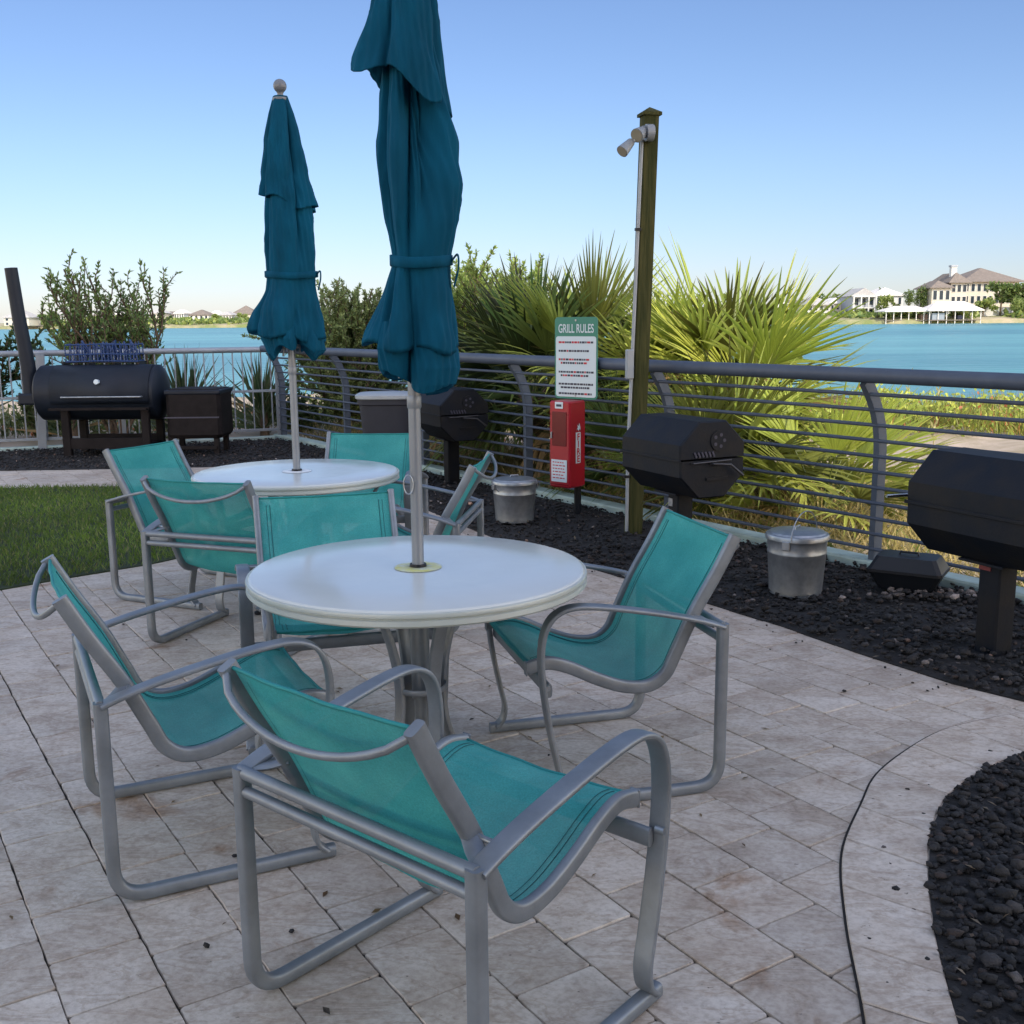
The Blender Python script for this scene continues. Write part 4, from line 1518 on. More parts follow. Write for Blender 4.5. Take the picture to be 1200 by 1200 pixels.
bn = empty('trash_bin', (-1.07, 9.34, 0), 0, 'tapered dark grey plastic bin with a pale rim behind the back table', 'bin')
mb = MB()
V, F = [], []
n = 40
for (w_, z) in ((.16, 0), (.165, .01), (.235, .80), (.25, .81), (.25, .86)):
    for j in range(n):
        t = 2 * math.pi * j / n
        c, s_ = math.cos(t), math.sin(t)
        V.append((w_ * math.copysign(abs(c) ** .5, c), w_ * math.copysign(abs(s_) ** .5, s_), z))
for i in range(4):
    for j in range(n):
        q = (j + 1) % n
        F.append((i * n + j, i * n + q, (i + 1) * n + q, (i + 1) * n + j))
F.append(tuple(range(n - 1, -1, -1)))
mb.add(V, F); mb.build('bin_body', M_bin, bn, smooth=40)
V = []
F = []
for (w_, z) in ((.262, .855), (.268, .862), (.268, .885), (.255, .895), (.05, .905)):
    for j in range(n):
        t = 2 * math.pi * j / n
        c, s_ = math.cos(t), math.sin(t)
        V.append((w_ * math.copysign(abs(c) ** .5, c), w_ * math.copysign(abs(s_) ** .5, s_), z))
for i in range(4):
    for j in range(n):
        q = (j + 1) % n
        F.append((i * n + j, i * n + q, (i + 1) * n + q, (i + 1) * n + j))
F.append(tuple(range(n - 1, -1, -1))); F.append(tuple(4 * n + j for j in range(n)))
mb = MB(); mb.add(V, F); mb.build('bin_rim', M_lightplastic, bn, smooth=40)

tb = empty('tabletop_grill', (2.18, 5.76, .03), -.55, 'small black tabletop grill on the stones left of the near grill post', 'portable grill')
mb = MB()
def frus(w0, d0, w1, d1, z0, z1, bev=.02):
    vs = []
    for (w_, d_, z) in ((w0, d0, z0), (w1, d1, z1)):
        x, y, e = w_ / 2, d_ / 2, bev
        vs += [(-x + e, -y, z), (x - e, -y, z), (x, -y + e, z), (x, y - e, z), (x - e, y, z), (-x + e, y, z), (-x, y - e, z), (-x, -y + e, z)]
    fs = [tuple(range(7, -1, -1)), tuple(range(8, 16))] + [(i, (i + 1) % 8, 8 + (i + 1) % 8, 8 + i) for i in range(8)]
    return vs, fs
mb.add(*frus(.28, .18, .38, .26, 0, .10)); mb.build('base_pan', M_blackplastic, tb)
mb = MB(); mb.add(*frus(.395, .275, .395, .275, .10, .115)); mb.add(*frus(.385, .265, .31, .20, .115, .185)); ld = mb.build('lid', M_blackplastic, tb)
MB().tube([(-.05, 0, .183), (-.045, 0, .200), (.045, 0, .200), (.05, 0, .183)], .006, 6).build('lid_handle', M_blackplastic, ld)


def text(body, size, loc, parent, m_, name, rot=(R(90), 0, 0), bold=0.0, sx=1.0, align='CENTER'):
    cu = bpy.data.curves.new(name, 'FONT')
    cu.body = body
    cu.size = size
    cu.align_x = align
    cu.offset = bold
    tmp = bpy.data.objects.new('tmp', cu)
    col.objects.link(tmp)
    bpy.context.view_layer.update()
    me = bpy.data.meshes.new_from_object(tmp.evaluated_get(bpy.context.evaluated_depsgraph_get()))
    bpy.data.objects.remove(tmp)
    o = bpy.data.objects.new(name, me)
    me.materials.clear(); me.materials.append(m_)
    col.objects.link(o)
    o.parent = parent
    o.location = loc
    o.rotation_euler = rot
    o.scale = (sx, 1, 1)
    return o


def roundrect(w_, h, r, n=5):
    P = []
    for cx, cz, a0 in ((w_ / 2 - r, h / 2 - r, 0), (-w_ / 2 + r, h / 2 - r, 90), (-w_ / 2 + r, -h / 2 + r, 180), (w_ / 2 - r, -h / 2 + r, 270)):
        for i in range(n + 1):
            a = R(a0 + 90 * i / n)
            P.append((cx + r * math.cos(a), cz + r * math.sin(a)))
    return P


def plate(poly, y0, y1, zc=0):
    n = len(poly)
    mb = MB()
    mb.add([(x, y0, z + zc) for x, z in poly] + [(x, y1, z + zc) for x, z in poly], [tuple(range(n)), tuple(range(2 * n - 1, n - 1, -1))] + [(i, n + i, n + (i + 1) % n, (i + 1) % n) for i in range(n)])
    return mb


# shared black post with the extinguisher cabinet
ex = empty('extinguisher_cabinet', (.43, 8.20, 0), R(-41), 'red fire extinguisher cabinet on a black post below the grill rules sign', 'extinguisher')
MB().tube([(0, .13, 0), (0, .13, 1.48)], .028, 12).build('post', M_grill, ex, smooth=40)
cb = MB().box((0, 0, .57), (.20, .20, .66), 0, .012).build('cabinet', M_red, ex)
MB().box((0, -.101, .69), (.14, .006, .26), 0, .002).build('window', M_reddark, cb)
lb = plate(roundrect(.15, .17, .004), -.105, -.1025, .37); lb.build('instruction_label', M_white, ex)
mb = MB()
rl = random.Random(4)
for i in range(6):
    x = -.06
    while x < .045:
        w_ = rl.uniform(.012, .03)
        w_ = min(w_, .06 - x)
        mb.box((x + w_ / 2, -.1058, .435 - i * .024), (w_, .0006, .008)); x += w_ + .007
mb.build('label_lines', M_inkred, ex)
plate(roundrect(.075, .05, .003), -.106, -.1025, .87).build('top_sticker', M_white, ex)
plate(roundrect(.05, .018, .002), -.1068, -.1060, .868).build('sticker_text', M_ink, ex)
# FIRE label on the right-hand face
fl = MB().box((.1035, .0, .545), (.002, .058, .235), 0).build('fire_label', M_white, ex)
for i, ch_ in enumerate('FIRE'):
    text(ch_, .070, (.1062, 0, .605 - i * .056), ex, M_inkred, 'letter', rot=(R(90), 0, R(90)), bold=.002)
mb = MB()
pts = [(-.03, .675), (-.005, .70), (-.012, .722), (.006, .708), (.012, .735), (.026, .70), (.03, .672), (.016, .690), (.004, .672), (-.012, .690)]
mb.add([(.1045, a, z) for a, z in pts], [tuple(range(len(pts)))])
mb.build('flame_mark', M_white, ex)

sg = empty('grill_rules_sign', (.447, 8.215, 0), R(-41), 'green and white GRILL RULES sign above the red cabinet', 'sign')
pan = plate(roundrect(.41, .62, .03), .078, .082, 1.215); pan.build('panel', M_signgreen, sg)
plate(roundrect(.385, .46, .022), .0755, .0775, 1.150).build('white_field', M_white, sg)
text('GRILL RULES', .092, (0, .0765, 1.408), sg, M_white, 'heading', bold=.0012, sx=.66)
rows = [(1.335, 0), (1.27, 0), (1.205, 0), (1.178, .02), (1.11, 0), (1.083, .02), (1.018, 0), (.991, .02), (.945, 0)]
rl = random.Random(8)
for (z, ind) in rows:
    mb, mr = MB(), MB()
    x = -.165 + ind
    xe = .16 - rl.uniform(0, .05) - ind
    while x < xe:
        w_ = rl.uniform(.010, .030)
        (mr if rl.random() < .22 else mb).box((x + w_ / 2, .0748, z), (w_, .0008, .015))
        x += w_ + .005
    rw = mb.build('rule_line', M_ink, sg)
    for q in range(len(mr.v) // 8):
        m1_ = MB(); m1_.add(mr.v[8 * q:8 * q + 8], mr.f[:6])
        m1_.build('red_word', M_inkred, rw)

for zz in (1.50, .93):
    MB().tube([(0, .079, zz), (0, .0735, zz)], .008, 10).build('bolt', M_galv, sg)
MB().box((-.072, -.106, .64), (.014, .012, .05), 0, .002).build('latch', M_galv, ex)
MB().box((0, -.1022, .80), (.18, .002, .004)).build('door_seam', M_reddark, ex)
MB().box((0, -.1022, .265), (.18, .002, .004)).build('door_seam', M_reddark, ex)
wp = empty('timber_post', (.86, 7.50, 0), R(12), 'tall weathered timber post with a pyramid cap', 'post')
mb = MB()
n = 14
for i in range(n):
    t = i / (n - 1)
    z = -.02 + 2.86 * t
    x, y = .09 * t, .02 * t
    h = .052
    for a, b_ in ((-h + .006, -h), (h - .006, -h), (h, -h + .006), (h, h - .006), (h - .006, h), (-h + .006, h), (-h, h - .006), (-h, -h + .006)):
        mb.v.append((x + a, y + b_, z))
for i in range(n - 1):
    for j in range(8):
        q = (j + 1) % 8
        mb.f.append((i * 8 + j, i * 8 + q, (i + 1) * 8 + q, (i + 1) * 8 + j))
mb.f.append(tuple((n - 1) * 8 + j for j in range(8)))
mb.build('shaft', M_wood, wp)
mb = MB(); mb.add([(.09 + a, .02 + b_, 2.84) for a, b_ in ((-.066, -.066), (.066, -.066), (.066, .066), (-.066, .066))] + [(.09 + a, .02 + b_, 2.86) for a, b_ in ((-.066, -.066), (.066, -.066), (.066, .066), (-.066, .066))] + [(.09, .02, 2.90)],
                  [(3, 2, 1, 0), (0, 1, 5, 4), (1, 2, 6, 5), (2, 3, 7, 6), (3, 0, 4, 7), (4, 5, 8), (5, 6, 8), (6, 7, 8), (7, 4, 8)])
mb.build('cap', M_wood, wp)
cd = MB(); cd.tube([(-.062, -.045, .03), (-.058, -.042, .6), (-.018, -.035, 1.6), (.022, -.03, 2.68)], .0125, 8)
cd.build('conduit', M_lightplastic, wp, smooth=60)
for z, x in ((.42, -.066), (1.18, -.040), (2.1, -.004)):
    MB().box((x, -.045, z), (.038, .032, .018)).build('conduit_clip', M_blackplastic, wp)
MB().box((-.055, -.05, 1.20), (.05, .05, .20), 0, .006).build('outlet_box', M_lightplastic, wp)

fl_ = empty('flood_light', (.925, 7.455, 2.72), R(10), 'twin headed outdoor flood light on top of the timber post', 'lamp')
MB().tube([(.03, -.01, .0), (-.02, -.012, .0)], .055, 20).build('mounting_box', M_lamp, fl_, smooth=40)
for (p, d, s) in (((-.05, -.02, .0), (-.55, -.45, -.35), .90), ((-.15, -.03, -.09), (-.65, -.35, -.62), .80)):
    d = Vector(d).normalized(); p = Vector(p)
    h = MB().tube([p - d * .06, p - d * .045, p, p + d * .055, p + d * .062], [.02 * s, .034 * s, .042 * s, .052 * s, .052 * s], 20).build('lamp_head', M_lamp, fl_, smooth=50)
    MB().tube([p + d * .060, p + d * .0645], .045 * s, 20).build('lens', M_lens, h, smooth=40)
MB().tube([(-.02, -.01, -.02), (-.08, -.02, -.045), (-.13, -.03, -.07)], .012, 8).build('swivel_arm', M_lightplastic, fl_)


# ------------------------------------------------------------------ fences
def fence_profile(z):
    """inward offset of the curved post at height z"""
    if z < .72: return 0
    t = (z - .72) / .46
    return .20 * t ** 2.1


def rail_fence():
    root = empty('rail_fence', (FC.x, FC.y, 0), 0, 'grey rail fence with curved posts between the grills and the water', 'fence')
    Lf = 13.6
    P = lambda s, z, off=0: FU * s + FN * (fence_profile(z) + off) + Vector((0, 0, z))
    MB().tube([P(-.05, 1.175, .01), P(4, 1.175, .01), P(9, 1.175, .01), P(Lf, 1.175, .01)], .044, 18).build('top_rail', M_fence, root, smooth=60)
    for i in range(11):
        z = .13 + .0935 * i
        MB().tube([P(0, z, .03), P(Lf / 2, z - .004, .03), P(Lf, z, .03)], .0115, 8).build('rail', M_fence, root, smooth=60)
    s0 = (Vector((2.2, 6.35, 0)) - FC).dot(FU)
    s = s0 - 5 * 1.83
    ss = [.05]
    while s < Lf:
        if s > .5: ss.append(s)
        s += 1.83
    for s in ss:
        pts = [P(s, z) for z in (-.02, .3, .6, .72, .80, .88, .96, 1.03, 1.09, 1.14)]
        o = MB().sweep(pts, [(-.020, -.036), (.020, -.036), (.020, .036), (-.020, .036)], lat=FU).build('post', M_fence_p, root)
        MB().box(P(s, .012), (.11, .11, .02), math.atan2(FU.y, FU.x), .003).build('base_plate', M_fence_p, o)


M_fence_p = mat('fence_post_paint', (0.070, 0.088, 0.115), 0.55, 0.0, noise=0.2, nscale=7, spec=.25)
rail_fence()


def baluster_fence():
    root = empty('baluster_fence', (FC.x, FC.y, 0), 0, 'light grey upright baluster fence behind the smoker on the left', 'fence')
    Lf = 6.6
    P = lambda s, z: LU * s + Vector((0, 0, z))
    MB().tube([P(-.03, 1.165), P(Lf, 1.165)], .036, 16).build('top_rail', M_fence_lr, root, smooth=60)
    ang = math.atan2(LU.y, LU.x)
    for z in (.13, .635):
        MB().box(P(Lf / 2, z), (Lf, .030, .032), ang, .003).build('cross_rail', M_fence_l, root)
    n = int(Lf / .118)
    for i in range(1, n):
        s = .118 * i
        MB().box(P(s, .63), (.016, .016, 1.02), ang).build('baluster', M_fence_l, root)
    for s in (.04, 1.95, 3.86, 5.77):
        o = MB().box(P(s, .56), (.05, .05, 1.16), ang, .004).build('post', M_fence_l, root)
        MB().box(P(s, .012), (.11, .11, .02), ang, .003).build('base_plate', M_fence_l, o)
    for s in (2.85,):
        MB().box(P(s, .575) + Vector((0, -.06, 0)), (.10, .04, 1.15), ang + .04, .004, tilt=Matrix.Rotation(R(-3), 4, 'Y')).build('brace_board', M_fence_l, root)
    return root


M_fence_lr = mat('fence_left_rail', (0.24, 0.27, 0.31), 0.45, 0.2, noise=0.15, nscale=5)
baluster_fence()
cu_ = MB()
ang = math.atan2(FU.y, FU.x)
cu_.box(FC + FU * 6.8 + Vector((0, 0, .015)), (13.9, .15, .09), ang, .012)
G(cu_.build('fence_curb', M_curb))
cu_ = MB(); cu_.box(FC + LU * 3.4 + Vector((0, -.0, .012)) , (6.6, .12, .07), math.atan2(LU.y, LU.x), .012)
G(cu_.build('left_fence_curb', M_curb))


# ------------------------------------------------------------------ far shore
def shore():
    base = mat('far_shore_sand', (0.34, 0.29, 0.20), 0.95, noise=0.5, nscale=0.09, color2=(0.14, 0.17, 0.06), bump=0)
    pts = [(-1200, 900), (-420, 640), (-190, 545), (-90, 520), (-20, 500), (30, 430), (75, 385), (110, 362), (170, 358), (260, 352), (420, 330), (1200, 240)]
    r_ = random.Random(2)
    P = cr([(x, y, 0) for x, y in pts], 10)
    V, F = [], []
    prof = [(0, -.9), (0.3, .5), (4, 1.0), (14, 1.8), (40, 2.6), (90, 2.8), (900, 3.0)]
    n = len(prof)
    for i, p in enumerate(P):
        T = (P[min(i + 1, len(P) - 1)] - P[max(i - 1, 0)]).normalized()
        N_ = Vector((-T.y, T.x, 0))
        j = r_.uniform(-2, 2)
        for d, z in prof:
            q = p + N_ * (d + j * (1 if d < 50 else 0))
            V.append((q.x, q.y, z + (r_.uniform(-.3, .3) if 0 < d < 80 else 0)))
    for i in range(len(P) - 1):
        for k in range(n - 1):
            a = i * n + k
            F.append((a, a + n, a + n + 1, a + 1))
    mb = MB(); mb.add(V, F)
    G(mb.build('far_shore', base, smooth=180))


shore()
M_cream = mat('cream_stucco', (.50, .465, .385), .8, noise=.06, nscale=.6)
M_whitewall = mat('white_wall', (.50, .51, .50), .8, noise=.06, nscale=.6)
M_greyhouse = mat('grey_siding', (.30, .33, .37), .8, noise=.06, nscale=.6)
M_roofb = mat('brown_tile_roof', (.175, .150, .130), .85, noise=.25, nscale=1.0)
M_roofg = mat('grey_roof', (.36, .36, .36), .8, noise=.2, nscale=.8)
M_roofw = mat('white_metal_roof', (.60, .58, .55), .6, noise=.06, nscale=.6)
M_glassd = mat('window_glass', (.020, .032, .045), .3, spec=.15)
M_pile = mat('piling_timber', (.14, .12, .10), .9, noise=.3)
M_lawn = mat('far_lawn', (.16, .22, .05), .9, noise=.4, nscale=.3)


def hip(root, x0, x1, y0, y1, z, h, over, m_, name='roof', ridge=None):
    x0 -= over; x1 += over; y0 -= over; y1 += over
    d = min((x1 - x0), (y1 - y0)) / 2 * (1 if ridge is None else ridge)
    if (x1 - x0) >= (y1 - y0):
        rg = [(x0 + d, (y0 + y1) / 2, z + h), (x1 - d, (y0 + y1) / 2, z + h)]
        fs = [(0, 1, 5, 4), (1, 2, 5), (2, 3, 4, 5), (3, 0, 4)]
    else:
        rg = [((x0 + x1) / 2, y0 + d, z + h), ((x0 + x1) / 2, y1 - d, z + h)]
        fs = [(0, 1, 4), (1, 2, 5, 4), (2, 3, 5), (3, 0, 4, 5)]
    mb = MB()
    mb.add([(x0, y0, z), (x1, y0, z), (x1, y1, z), (x0, y1, z)] + rg, fs + [(3, 2, 1, 0)])
    mb.box(((x0 + x1) / 2, (y0 + y1) / 2, z - .15), (x1 - x0 - .05, y1 - y0 - .05, .28))
    return mb.build(name, m_, root)


def house(name, px0, px1, py_base, py_eave, py_top, Y, depth, wall, roof, label, rows=2, cols=5, wf=.5, over=1.0, rz=0.0, group=None, porch=False, chimney=None, gable=False, cat='house'):
    a, b = at(px0, py_base, Y), at(px1, py_base, Y)
    ze, zt = at(px0, py_eave, Y).z, at(px0, py_top, Y + depth * .4).z
    cx = (a.x + b.x) / 2
    w_ = b.x - a.x
    zb_ = min(a.z, 1.2)
    root = empty(name, (cx, Y, zb_), rz, label, cat, group)
    H = ze - zb_
    MB().box((0, depth / 2, H / 2), (w_, depth, H)).build('wall', wall, root)
    if gable:
        mb = MB()
        o = over
        mb.add([(-w_ / 2 - o, -o, H), (w_ / 2 + o, -o, H), (w_ / 2 + o, depth + o, H), (-w_ / 2 - o, depth + o, H), (0, -o, zt - zb_), (0, depth + o, zt - zb_)], [(0, 1, 4), (1, 2, 5, 4), (2, 3, 5), (3, 0, 4, 5), (3, 2, 1, 0)])
        mb.build('roof', roof, root)
    else:
        hip(root, -w_ / 2, w_ / 2, 0, depth, H, zt - ze, over, roof)
    for r in range(rows):
        for c in range(cols):
            ww = w_ / cols * wf
            hh = H / rows * .58
            x = -w_ / 2 + w_ * (c + .5) / cols
            z = H * (r + .5) / rows
            f = MB().box((x, -.04, z), (ww + .35, .14, hh + .35)).build('window', M_whitewall, root)
            MB().box((x, -.13, z), (ww, .06, hh)).build('pane', M_glassd, f)
    if porch:
        for c in range(cols + 1):
            x = -w_ / 2 + w_ * c / cols
            MB().box((x, -1.8, H / 2), (.45, .45, H)).build('column', M_whitewall, root)
        for r in range(1, rows + 1):
            MB().box((0, -1.0, H * r / rows - .2), (w_ + .6, 1.9, .4)).build('balcony', M_whitewall, root)
    if chimney:
        c = at(chimney - 1, py_top, Y)
        x = c.x - cx
        ch_ = MB().box((x, depth * .25, (zt + ze) / 2 - zb_ + 1.6), (1.9, 1.9, 4.2)).build('chimney', M_whitewall, root)
        MB().box((x, depth * .25, (zt + ze) / 2 - zb_ + 4.0), (2.4, 2.4, .6)).build('chimney_cap', M_greyhouse, ch_)
    return root


house('mansion', 1128, 1192, 362, 330, 314, 384, 22, M_cream, M_roofb, 'large cream mansion with a brown hipped roof on the right shore', 3, 9, .50, 1.5)
house('mansion_wing', 1113, 1132, 362, 331, 320, 380, 18, M_cream, M_roofb, 'stepped window wing joining the cream mansion on its left', 3, 3, .6, 1.2, chimney=1124, cat='house')
house('mansion_porch', 1091, 1113, 362, 337, 329, 377, 14, M_cream, M_roofb, 'lower left wing of the cream mansion with tall windows', 2, 3, .55, 1.0, cat='house')
house('porch_house', 998, 1024, 370, 347, 338, 392, 16, M_greyhouse, M_roofg, 'grey gabled house with two tiers of white columns', 2, 3, .6, .8, porch=True, gable=True)
house('white_house', 1024, 1058, 364, 346, 337, 420, 18, M_whitewall, M_roofw, 'broad white house between the gabled house and the mansion', 2, 4, .35, .8)
house('beach_house', 946, 972, 372, 357, 348, 400, 16, M_whitewall, M_roofg, 'low house with a grey hipped roof left of the gabled house', 2, 4, .5, 1.2)
house('beach_house', 972, 990, 371, 355, 349, 405, 14, M_cream, M_roofw, 'small pale house tucked beside the grey roofed one', 2, 3, .4, .8)
house('beach_house', 905, 940, 374, 362, 354, 415, 14, M_whitewall, M_roofw, 'pale house behind the tips of the rightmost palm', 2, 4, .4, .8)
for (x0, x1, pe, pt, Y, wall, roof, l) in [(176, 192, 367, 362, 590, M_cream, M_roofg, 'square pale house on the far left shore right of the shrub'), (205, 216, 367, 363, 600, M_whitewall, M_roofw, 'small bright white house on the far left shore'),
                                           (222, 245, 369, 363, 585, M_whitewall, M_roofb, 'wide white house with a brown roof on the far left shore'), (272, 300, 368, 358, 620, M_cream, M_roofb, 'house with a tall reddish roof beside the back umbrella'),
                                           (258, 272, 369, 365, 600, M_whitewall, M_roofg, 'little pale house left of the reddish roof'), (150, 172, 372, 367, 610, M_whitewall, M_roofg, 'low white house seen through the right side of the shrub'),
                                           (5, 34, 372, 362, 560, M_cream, M_roofg, 'pale house behind the smokestack at the left edge'), (100, 130, 372, 366, 600, M_cream, M_roofb, 'pale house hidden in the middle of the shrub'),
                                           (132, 148, 369, 364, 600, M_whitewall, M_roofw, 'white shore house seen behind the middle of the shrub'), (193, 204, 369, 365, 610, M_cream, M_roofb, 'tiny cream house between the square pale house and the small white one'),
                                           (246, 257, 369, 364, 605, M_whitewall, M_roofw, 'bright narrow house next to the wide brown roofed one'), (60, 82, 370, 364, 590, M_whitewall, M_roofg, 'white shore house behind the left side of the shrub'),
                                           (388, 402, 372, 366, 560, M_cream, M_roofb, 'pale house seen just right of the back umbrella')]:
    house('shore_house', x0, x1, 380, pe, pt, Y, 14, wall, roof, l, 2, 4, .4, .6, group='houses on the far left shore')

house('beach_house', 985, 999, 368, 352, 344, 425, 14, M_whitewall, M_roofg, 'narrow white house squeezed left of the gabled house', 2, 2, .45, .8)
house('beach_house', 921, 946, 373, 358, 351, 425, 14, M_cream, M_roofb, 'cream house with brown roof near the palm tips', 2, 4, .45, .8)
# boathouses on piles
for (px0, px1, pe, pt, Y, l, seed) in [(1090, 1150, 363.5, 353, 356, 'wide white roofed boathouse on the water', 1), (1039, 1092, 364.5, 358.5, 358, 'smaller white roofed boat shed joined to the wide boathouse', 2)]:
    a, b = at(px0, pe, Y), at(px1, pe, Y)
    zt = at(px0, pt, Y).z
    root = empty('boathouse', ((a.x + b.x) / 2, Y, -.6), 0, l, 'boathouse')
    w_ = b.x - a.x
    H = a.z + .6
    hip(root, -w_ / 2, w_ / 2, 0, 9, H, zt - a.z, .8, M_roofw, ridge=.9)
    dk = MB().box((0, 4.5, 1.1), (w_, 9, .3)).build('deck', M_pile, root)
    nP = int(w_ / 2.4)
    for i in range(nP + 1):
        for y in (.2, 8.8):
            MB().box((-w_ / 2 + w_ * i / nP, y, H / 2 - .2), (.22, .22, H + .4)).build('pile', M_roofw if y < 1 else M_pile, root)
    if seed == 1:
        MB().box((-w_ * .32, 3, 2.2), (w_ * .24, 5, 2.4)).build('storage_room', mat('boat_cover_grey', (.20, .24, .28), .7), root)
        MB().box((w_ * .18, 5, 1.9), (w_ * .10, 3, 1.4)).build('covered_boat', mat('navy_cover', (.03, .04, .09), .6), root)
    else:
        MB().box((w_ * .40, 4, 2.0), (w_ * .16, 4, 2.0)).build('storage_room', mat('brown_boards', (.20, .14, .11), .8), root)


def far_tree(px, py_base, py_top, Y, wpx, seed, cols, label, group='trees on the far shore', palmlike=False):
    b_ = at(px, py_base, Y); t = at(px, py_top, Y)
    h = t.z - b_.z
    rad = wpx / FPX * Y / 2
    z0 = min(b_.z, 2.0)
    root = empty('shore_tree', (b_.x, Y, z0), 0, label, 'tree', group)
    h = t.z - z0
    nr = np.random.default_rng(seed)
    n = 900
    k = 9
    cen = np.column_stack([nr.uniform(-.65, .65, k) * rad, nr.uniform(-.5, .5, k) * rad, h * nr.uniform(.35, .85, k)])
    if palmlike:
        cen = np.column_stack([nr.uniform(-.15, .15, k) * rad, nr.uniform(-.15, .15, k) * rad, h * nr.uniform(.82, .9, k)])
    q = nr.integers(0, k, n)
    rr = nr.uniform(.2, .48, k)[q][:, None] * np.array([rad, rad, h * .42])
    d = nr.normal(0, 1, (n, 3)); d /= np.linalg.norm(d, axis=1, keepdims=True)
    P = cen[q] + d * rr * nr.uniform(.5, 1.0, (n, 1))
    P[:, 2] = np.clip(P[:, 2], .1, h)
    kk = nr.random((n, 1)); c = np.array(cols)
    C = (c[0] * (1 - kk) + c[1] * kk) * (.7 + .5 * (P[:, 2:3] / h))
    s = .16 * min(rad, h)
    V, F, CC = leaf_quads(P, nr.normal(0, 1, (n, 3)), nr.normal(0, 1, (n, 3)), s * 1.5, s, C)
    rawmesh('crown', V, F, M_leaf, root, C=CC)
    tr = MB()
    tr.tube([(0, 0, -.5), (rad * .03, 0, h * .4), (0, 0, h * .8)], [h * .03, h * .025, h * .012], 6)
    for a in range(4):
        tr.tube([(0, 0, h * (.3 + .1 * a)), (rad * .4 * math.cos(a * 1.7), rad * .4 * math.sin(a * 1.7), h * (.5 + .1 * a))], [h * .015, h * .006], 5)
    tr.build('trunk', M_bark, root)


GT = [(.11, .17, .045), (.25, .30, .08)]
GD = [(.06, .11, .03), (.15, .20, .055)]
ft = [(1172, 368, 330, 372, 34, GD, 'dense green tree in front of the mansion right side'), (1192, 368, 327, 370, 36, GD, 'dense green tree at the right edge of the far shore'),
      (1152, 368, 349, 371, 30, GT, 'low green shrub mass below the mansion windows'), (1193, 370, 350, 366, 22, GT, 'yellowish shrub at the right edge by the water'),
      (1078, 370, 333, 381, 18, GD, 'rounded tree left of the mansion'), (1064, 370, 335, 380, 14, GD, 'slim palm like tree beside the white house'),
      (1088, 370, 334, 384, 14, GD, 'dark tree tight against the mansion porch'), (1036, 372, 345, 385, 20, GT, 'broad tree in front of the white house'),
      (1033, 366, 333, 425, 9, GD, 'palm like tree above the white house roof'), (1050, 372, 352, 384, 12, GT, 'small tree behind the boat shed'),
      (1008, 374, 360, 380, 12, GT, 'small bush in front of the gabled house'), (978, 360, 342, 430, 16, GT, 'tree behind the low grey roofed house'),
      (990, 362, 343, 432, 14, GT, 'tree just left of the gabled house'), (962, 362, 344, 435, 18, GD, 'tree above the grey hipped roof'),
      (935, 372, 350, 420, 22, GT, 'tree at the left end of the right shore'), (1120, 374, 362, 368, 20, GT, 'low bush behind the wide boathouse'),
      (218, 379, 371, 570, 13, GT, 'yellow green tree on the far left shore in front of the wide house'), (252, 379, 367, 575, 16, GT, 'biggest green tree on the far left shore'),
      (283, 378, 367, 600, 16, GT, 'green tree under the reddish roof'), (200, 379, 370, 580, 9, GD, 'dark tree right of the square pale house'),
      (60, 380, 368, 570, 26, GD, 'dark tree on the far shore behind the shrub left side'), (140, 380, 368, 575, 22, GT, 'green tree on the far shore behind the shrub right side'),
      (410, 379, 366, 560, 26, GT, 'green tree on the far shore right of the back umbrella'), (560, 378, 362, 540, 40, GD, 'far shore tree seen through the tree right of the front umbrella')]
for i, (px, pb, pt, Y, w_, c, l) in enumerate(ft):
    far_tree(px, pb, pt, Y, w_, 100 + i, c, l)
# low shore vegetation
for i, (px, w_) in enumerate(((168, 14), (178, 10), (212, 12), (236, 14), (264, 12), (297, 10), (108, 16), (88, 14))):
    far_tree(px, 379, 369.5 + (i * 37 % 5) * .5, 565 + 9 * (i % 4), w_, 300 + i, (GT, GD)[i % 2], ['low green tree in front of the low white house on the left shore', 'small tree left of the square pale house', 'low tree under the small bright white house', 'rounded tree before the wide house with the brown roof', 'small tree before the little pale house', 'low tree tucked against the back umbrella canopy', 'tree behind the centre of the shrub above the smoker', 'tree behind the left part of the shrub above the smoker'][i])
nr = np.random.default_rng(77)
n = 18000
X = nr.uniform(-260, 320, n)
base_y = np.interp(X, [-420, -190, -90, -20, 30, 75, 110, 170, 260, 420], [640, 545, 520, 500, 430, 385, 362, 358, 352, 330])
Yv = base_y + nr.uniform(3, 40, n)
gap = np.sin(X * .11) + .6 * np.sin(X * .37 + 1)
keep = gap > -.55
P = np.column_stack([X, Yv, 1.0 + nr.random(n) * np.where(X < 0, 2.2, 1.7)])[keep]
C = np.array(GT)[nr.integers(0, 2, len(P))] * nr.uniform(.8, 1.4, (len(P), 1))
V, F, CC = leaf_quads(P, nr.normal(0, 1, (len(P), 3)) + np.array([0, 0, .3]), nr.normal(0, 1, (len(P), 3)), 2.2, 1.4, C)
tag(rawmesh('shore_shrubbery', V, F, M_leaf, C=CC), kind='stuff')
